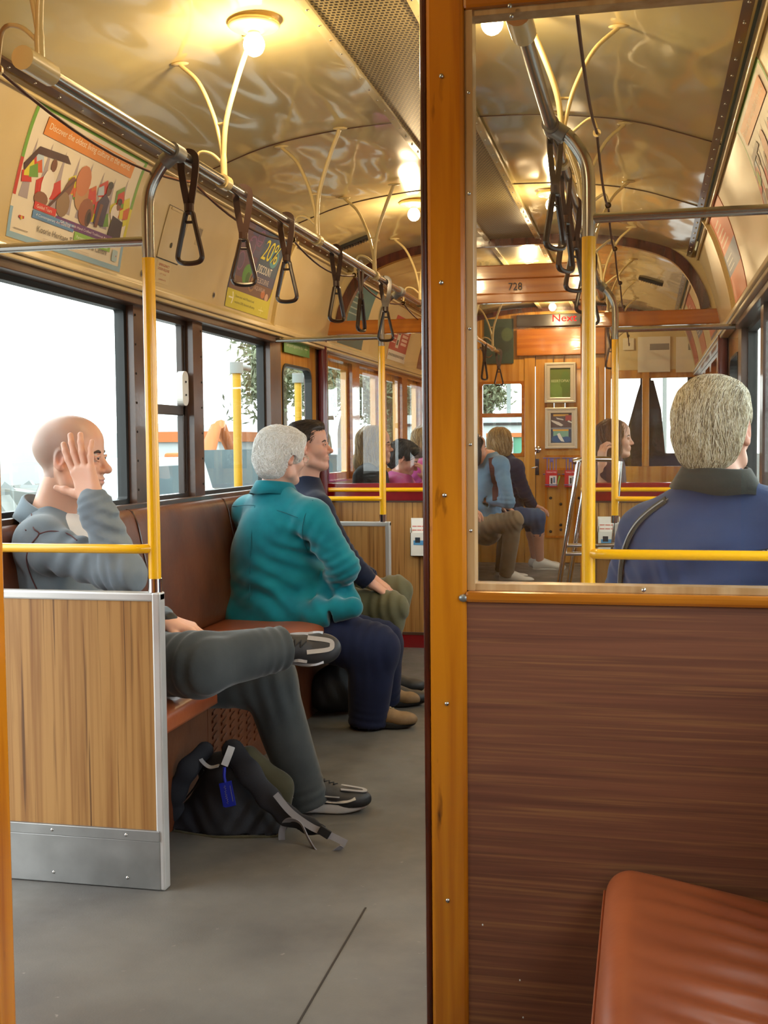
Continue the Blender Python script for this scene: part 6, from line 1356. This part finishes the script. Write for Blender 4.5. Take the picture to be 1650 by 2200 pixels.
def ring_arm(j, ho, ft, lt):
    j['elR'] = P(1293, 1090, Y=7.15); j['wrR'] = P(1294, 1000, Y=7.1); j['handR'] = dict(d=(.0, .1, 1), n=(.6, .5, 0), t=(-.8, .5, 0), curl=((.4, .7, .5),)*4, thumb=(.7, .6, .2), s=.95); j['hand'+'R']['spread'] = .05
simple('brunette woman in a plum top raising one hand, behind the big yellow pole', 1322, 7.3, 902, -2, 0, 'dba892', H_BRUN, lambda q, h: bob(q, h, .16, .02), ('plum_top', 'plum'), ('trousers', 'black_cloth'), arm=ring_arm, seed=7, sleeve=.35)
# ------------------------------------------------------------------ backpack on the floor
BY = 3.40
t = thing('backpack', 'black backpack with grey straps and blue luggage tag on the floor by the crossed legs', 'backpack', (P(490, 1800, Y=BY)[0], BY, 0))
p = lambda x, y, dy=0: P(x, y, Y=BY+dy)
v = Vol(); v.cap(p(408, 1790), p(570, 1796), .060, .058, .05, ((0, 1, 0), .9)); v.cap(p(406, 1786, .03), p(478, 1660, .03), .062, .042, .06); v.cap(p(568, 1790, .02), p(505, 1655, .03), .062, .046, .06); v.cap(p(488, 1775), p(492, 1680, .02), .078, .058, .06); v.cap(p(440, 1640, .05), p(545, 1650, .05), .03, .035, .05)
v.cut((0, 0, .004), (0, 0, -1)); v.fold(p(420, 1780, -.05), .10, .003, (.7, 0, .7), .05); v.fold(p(560, 1760, -.05), .09, .004, (1, 0, -.5), .045); v.mesh(.005, .002, 12); bag = org('bag_body', [v], 'bag_black', t)
q = Vol(); q.cap(p(535, 1625, .05), p(600, 1690, .06), .035, .035, .05, ((0, 1, 0), 1)); q.cap(p(600, 1690, .06), p(608, 1745, .06), .034, .026, .05); q.mesh(.006, .0015, 20); org('side_panel', [q], 'bag_olive', t)
def up_(x, y, l=.003): return rs(v, x, y, BY-.3, BY+.25, l)
m = MB(); m.tube(smooth_path([up_(x, y) for x, y in ((372, 1790), (376, 1808), (410, 1822), (470, 1828), (540, 1832), (598, 1830), (606, 1815))], 5), .0055, 8); m.build('bottom_piping', 'bag_olive', t)
m = MB(); m.tube(smooth_path([up_(x, y) for x, y in ((374, 1785), (384, 1740), (410, 1690), (440, 1655))], 5), .0028, 6); m.tube(smooth_path([up_(x, y) for x, y in ((604, 1815), (592, 1760), (560, 1700), (515, 1645))], 5), .0028, 6); m.build('seam', 'sole_black', t)
q = Vol()
pts = [p(500, 1612, -.02), p(535, 1660, -.05), p(578, 1715, -.06), p(615, 1752, -.07), p(665, 1775, -.07), p(690, 1782, -.08)]
for a, b, r0, r1 in zip(pts[:-1], pts[1:], (.034, .033, .030, .026, .02), (.033, .030, .026, .02, .016)): q.cap(a, b, r0, r1, .015, ((.2, -.9, .3), .38))
q.mesh(.0045, .001, 20); org('padded_strap', [q], 'bag_black', t)
q = Vol(); pts = [p(440, 1612, .0), p(405, 1650, -.03), p(378, 1700, -.04), p(372, 1740, -.03), p(380, 1765, .0)]
for a, b in zip(pts[:-1], pts[1:]): q.cap(a, b, .028, .028, .015, ((.3, -.9, .2), .38))
q.mesh(.0045, .001, 20); org('padded_strap', [q], 'bag_black', t)
m = MB(); m.ribbon(smooth_path([p(592, 1706, -.09), p(625, 1745, -.095), p(668, 1776, -.10), p(700, 1790, -.105), p(744, 1812, -.11)], 6), .010, .0015, (.2, -.9, .4)); m.build('webbing_strap', 'webbing', t)
m = MB(); m.ribbon(smooth_path([p(607, 1822, -.06), p(606, 1785, -.07), p(620, 1762, -.09), p(645, 1768, -.10), p(662, 1800, -.11), p(680, 1828, -.12), p(705, 1836, -.12), p(735, 1818, -.12)], 6), .010, .0015, (.3, -.9, .2)); m.build('webbing_loop', 'webbing', t)
m = MB(); c = p(697, 1788, -.112); m.obox(c, (.016, 0, -.009), (0, .004, 0), (.007, 0, .012)); m.build('buckle', 'sole_black', t, bevel=.002)
m = MB(); m.ribbon(smooth_path([p(498, 1604, -.03), p(490, 1625, -.05), p(482, 1645, -.06)], 5), .011, .0015, (.2, -.95, .2)); m.ribbon(smooth_path([p(432, 1615, -.0), p(432, 1632, -.02), p(450, 1648, -.04), p(470, 1645, -.05)], 5), .006, .0015, (.2, -.95, .2)); m.build('grab_loop', flat('b4b6b8'), t)
m = MB(); c = up_(490, 1705, .012); ux = p(512, 1697)-p(478, 1705); ux /= np.linalg.norm(ux); uz = v3((.13, .12, -1)); uz = uz/np.linalg.norm(uz); ny = np.cross(ux, uz)
m.obox(c, ux*.021, uz*.040, ny*.0015, 0)
sg = -1 if ny[1] > 0 else 1
m.tube([c+uz*(-.03+.0024*i)+ux*(-.004+.004*math.sin(i*2.1)*(1 if i % 5 else .2))+ny*sg*.002 for i in range(26)], .0006, 5, 1); m.obox(c+ux*.014+ny*sg*.0017, ux*.0008, uz*.026, ny*.0003, 1)
m.build('luggage_tag', ['tag_blue', 'webbing'], t, fix=False)
m = MB(); m.tube(smooth_path([c-uz*.04, c-uz*.058, p(482, 1648, -.065)], 4), .0055, 8); m.build('tag_loop', 'tag_blue', t)
# dark bag under the bench beside the teal jacket woman
q = Vol(); a = P(722, 1500, Z=.0); y_ = 4.98; a = P(720, 1480, Y=y_); q.cap((a[0]-.04, y_, .10), (a[0]+.05, y_+.02, .10), .095, .09, .05, ((1, 0, 0), .8)); q.cap((a[0], y_, .17), (a[0]+.03, y_, .24), .06, .03, .05); q.cut((0, 0, .003), (0, 0, -1)); q.fold((a[0], y_-.1, .15), .1, .003, (1, 0, .5), .06); q.mesh(.007)
tag(org('shoulder_bag', [q], 'shoe_black', None), 'glossy black bag on the floor behind the teal jacket woman\'s legs', 'bag')
# ------------------------------------------------------------------ behind the camera and outside
mb = MB(); mb.box(XL-.07, XR+.07, Y0-.06, Y0, 0, 2.42)
struct(mb.build('wall_back', 'varnish_h'), 'timber end wall behind the camera')
mb = MB(); mb.box(-150, 120, -80, 220, -.92, -.9); struct(mb.build('ground', 'asphalt'), 'pale ground outside the tram')
mat('ext_white', 'a9b0b0', .8); mat('ext_teal', '48585a', .8, col2='3d4c50', vscale=(1, .6, 1)); mat('ext_orange', 'a8602c', .7); mat('ext_grey', '7c8280', .8); mat('ext_red', '7a2c20', .6)
mat('leaf', '6f7558', .7, col2='5c634a', vscale=(1, 1, 1)); mat('bark', '6a6052', .9); mat('ext_green', '4f8a70', .7); mat('ext_yellow', 'b08a10', .5)
def box_thing(name, label, cat, boxes, mats_):
    m = MB()
    for b in boxes: m.box(*b)
    return tag(m.build(name, mats_, bevel=.0), label, cat)
t = thing('warehouse', 'long pale warehouse with orange fascia beyond the third side window', 'building', (-24, 60, -.9))
MB().box(-24, -20, 53, 85, -.9, 1.45).build('wall', 'ext_white', t); MB().box(-24.3, -19.8, 52.8, 85.2, 1.45, 1.95).build('fascia', 'ext_orange', t)
MB().prism([(-24.3, 1.95), (-19.8, 1.95), (-22, 2.7)], lambda u, v: (u, 52.8, v), lambda u, v: (u, 85.2, v)).build('roof', 'ext_white', t)
box_thing('yard_wall', 'dark teal corrugated yard wall low outside the third side window', 'wall', [(-14.2, -14, 34.8, 75, -.9, 1.1, 0)], ['ext_teal'])
m = MB(); m.box(-36, -35.6, 20, 110, -.9, 2.2)
tag(m.build('boundary_wall', 'ext_white'), 'pale boundary wall seen low through the first side window', 'wall')
q = Vol(); rg = random.Random(4)
m = MB()
for i in range(150):
    y = 15+rg.random()*15; x = -14-rg.random()*2.4; z = -.9+rg.random()*1.25*(1-abs(x+15.2)/2); s_ = .25+rg.random()*.35
    R_ = frameR(rg.random()*90, rg.random()*60); m.obox((x, y, z), R_[:, 0]*s_, R_[:, 1]*s_*.7, R_[:, 2]*s_*.35, rg.randint(0, 1))
o = m.build('rubble_bank', ['concrete', 'ext_grey']); o['kind'] = 'stuff'; tag(o, 'bank of broken concrete low outside the first side window', 'rubble')
t = thing('excavator', 'orange excavator arm rising behind the dark yard wall', 'excavator', (-16, 43, -.9))
a, b, c, d = [P(x, y, X=-16) for x, y in ((440, 990), (464, 918), (472, 912), (503, 985))]
MB().tube([a, b], [.35, .22], 8).build('boom', 'ext_orange', t); MB().tube([c, d], [.25, .18], 8).build('stick', 'ext_orange', t); m = MB(); m.box(a[0]-1, a[0]+.8, a[1]-1.5, a[1]+.5, -.5, 1.0); m.build('cab', 'ext_orange', t, bevel=.1); m = MB(); m.box(a[0]-1.1, a[0]+.9, a[1]-1.8, a[1]+.8, -.9, -.5); m.build('tracks', 'dark_vent', t, bevel=.1)
t = thing('van', 'white van beyond the narrow sash window', 'van', (-9.5, 21, -.9))
m = MB(); m.prism([(19.2, -.5), (23.6, -.5), (23.6, .2), (22.9, .35), (22.4, 1.0), (19.2, 1.0)], lambda u, v: (-10.4, u, v), lambda u, v: (-8.8, u, v)); m.build('body', 'ext_white', t, bevel=.08)
for y in (20.1, 22.7):
    for x in (-8.9, -10.3): MB().tube([(x-.1, y, -.55), (x+.1, y, -.55)], .35, 20).build('wheel', 'sole_black', t)
MB().box(-8.79, -8.77, 19.6, 21.9, .3, .85).build('window', 'ext_teal', t)
for px, py, X_, lb in ((508, 797, -3.2, 'yellow pole with grey cap outside the third side window'), (640, 818, -3.2, 'yellow pole outside the sliding door window')):  # poles added outside to imitate reflections of the grab poles in the glass
    p = P(px, py, X=X_); t = thing('reflection_pole', lb, 'pole', (p[0], p[1], -.9))
    MB().tube([(p[0], p[1], -.9), (p[0], p[1], p[2])], .035, 12).build('pole', 'ext_yellow', t); m = MB(); m.tube([(p[0], p[1], p[2]-.02), (p[0], p[1], p[2]+.07)], .055, 12); m.tube([(p[0], p[1], p[2]+.04), (p[0], p[1]+.3, p[2]+.04)], .025, 8); m.build('cap', 'ext_grey', t)
def tree(label, x, y, H, r, n, trunk=True, base=-.9, squash=1.0, seed=1):
    t = thing('tree', label, 'tree', (x, y, base)); rg = np.random.RandomState(seed)
    m = MB(); top = base+H
    for k in range(4):
        a = rg.rand()*6.28; m.tube(smooth_path([(x, y, base), (x+.1*r*math.cos(a), y+.1*r*math.sin(a), base+H*.4), (x+.45*r*math.cos(a), y+.45*r*math.sin(a), base+H*.8)], 4), [.16-.010*i for i in range(9)], 7)
    m.build('trunk', 'bark', t)
    cl = rg.randn(26, 3); cl /= np.linalg.norm(cl, axis=1)[:, None]; cl = cl*(rg.rand(26, 1)**.5)*v3((r, r, r*squash))*.8+v3((x, y, top-r*squash*.8))
    vs, fs = [], []
    c = cl[rg.randint(0, 26, n)]+rg.randn(n, 3)*r*.17; u = rg.randn(n, 3); u /= np.linalg.norm(u, axis=1)[:, None]; w = np.cross(u, rg.randn(n, 3)); w /= np.linalg.norm(w, axis=1)[:, None]; s_ = .10*r**.4
    V = np.stack([c-u*s_*1.5, c+w*s_*.4, c+u*s_*1.5, c-w*s_*.4], 1).reshape(-1, 3); q = type('q', (), {})(); q.V = V; q.F = np.arange(4*n).reshape(n, 4); org('foliage', [q], 'leaf', t)
for i, (x, y, H, r, lb) in enumerate(((-14.5, 46, 7.2, 2.6, 'gum tree seen through the sliding door window'), (-15, 56, 8, 3.2, 'gum tree behind the first far saloon window'), (-13.5, 60, 7.5, 3.0, 'gum tree behind the second far saloon window'), (-15, 69, 8.5, 3.4, 'gum tree behind the third far saloon window'), (-13, 68, 7.5, 3, 'gum tree behind the fourth far saloon window'), (-8.2, 60, 5.8, 1.5, 'round tree seen through the end wall window'))):
    tree(lb, x, y, H, r, 2600, seed=i+3)
box_thing('distant_building', 'pale building low in the end wall window', 'building', [(-9.5, -3.8, 46, 50, -.9, 2.4, 0), (-9.6, -3.7, 45.9, 50, 1.95, 2.05, 1)], ['ext_white', 'sole_black'])
box_thing('site_fence', 'green fence panel low in the end wall window', 'fence', [(-5.4, -3.9, 42, 42.05, -.9, 1.45, 0), (-5.6, -3.9, 41.9, 42.0, 1.45, 1.6, 1), (-4.7, -4.62, 41.9, 42, -.9, 1.45, 2)], ['ext_green', 'ext_orange', 'ext_white'])
for px, X_, Y_, lb in ((1093, None, 50, 'distant lamp post in the end wall window'), (1428, None, 50, 'distant ladder like post right of the driver seat')):
    p = P(px, 820, Y=Y_); m = MB(); m.tube([(p[0], Y_, -.9), (p[0], Y_, 5.5)], .09, 8); tag(m.build('lamp_post', 'ext_grey'), lb, 'post')
# mirror and arm outside the right windows
t = thing('wing_mirror', 'black tram mirror on its arm outside the right hand window', 'mirror', (.62, 6.9, 1.4))
a = P(1602, 705, X=.66); b = P(1590, 1000, X=.66)
q = Vol(); q.cap(P(1600, 730, X=.66), P(1597, 860, X=.66), .045, .05, .02, ((1, 0, 0), .5)); q.mesh(.008); org('mirror_head', [q], 'black_rubber', t)
m = MB(); m.tube(smooth_path([P(1560, 830, X=.512), P(1575, 800, X=.58), P(1583, 740, X=.62), P(1590, 710, X=.64), P(1600, 705, X=.66)], 5), .012, 8); m.build('arm', 'black_rubber', t)
for o in bpy.data.objects:
    if '_w' in o: del o['_w']
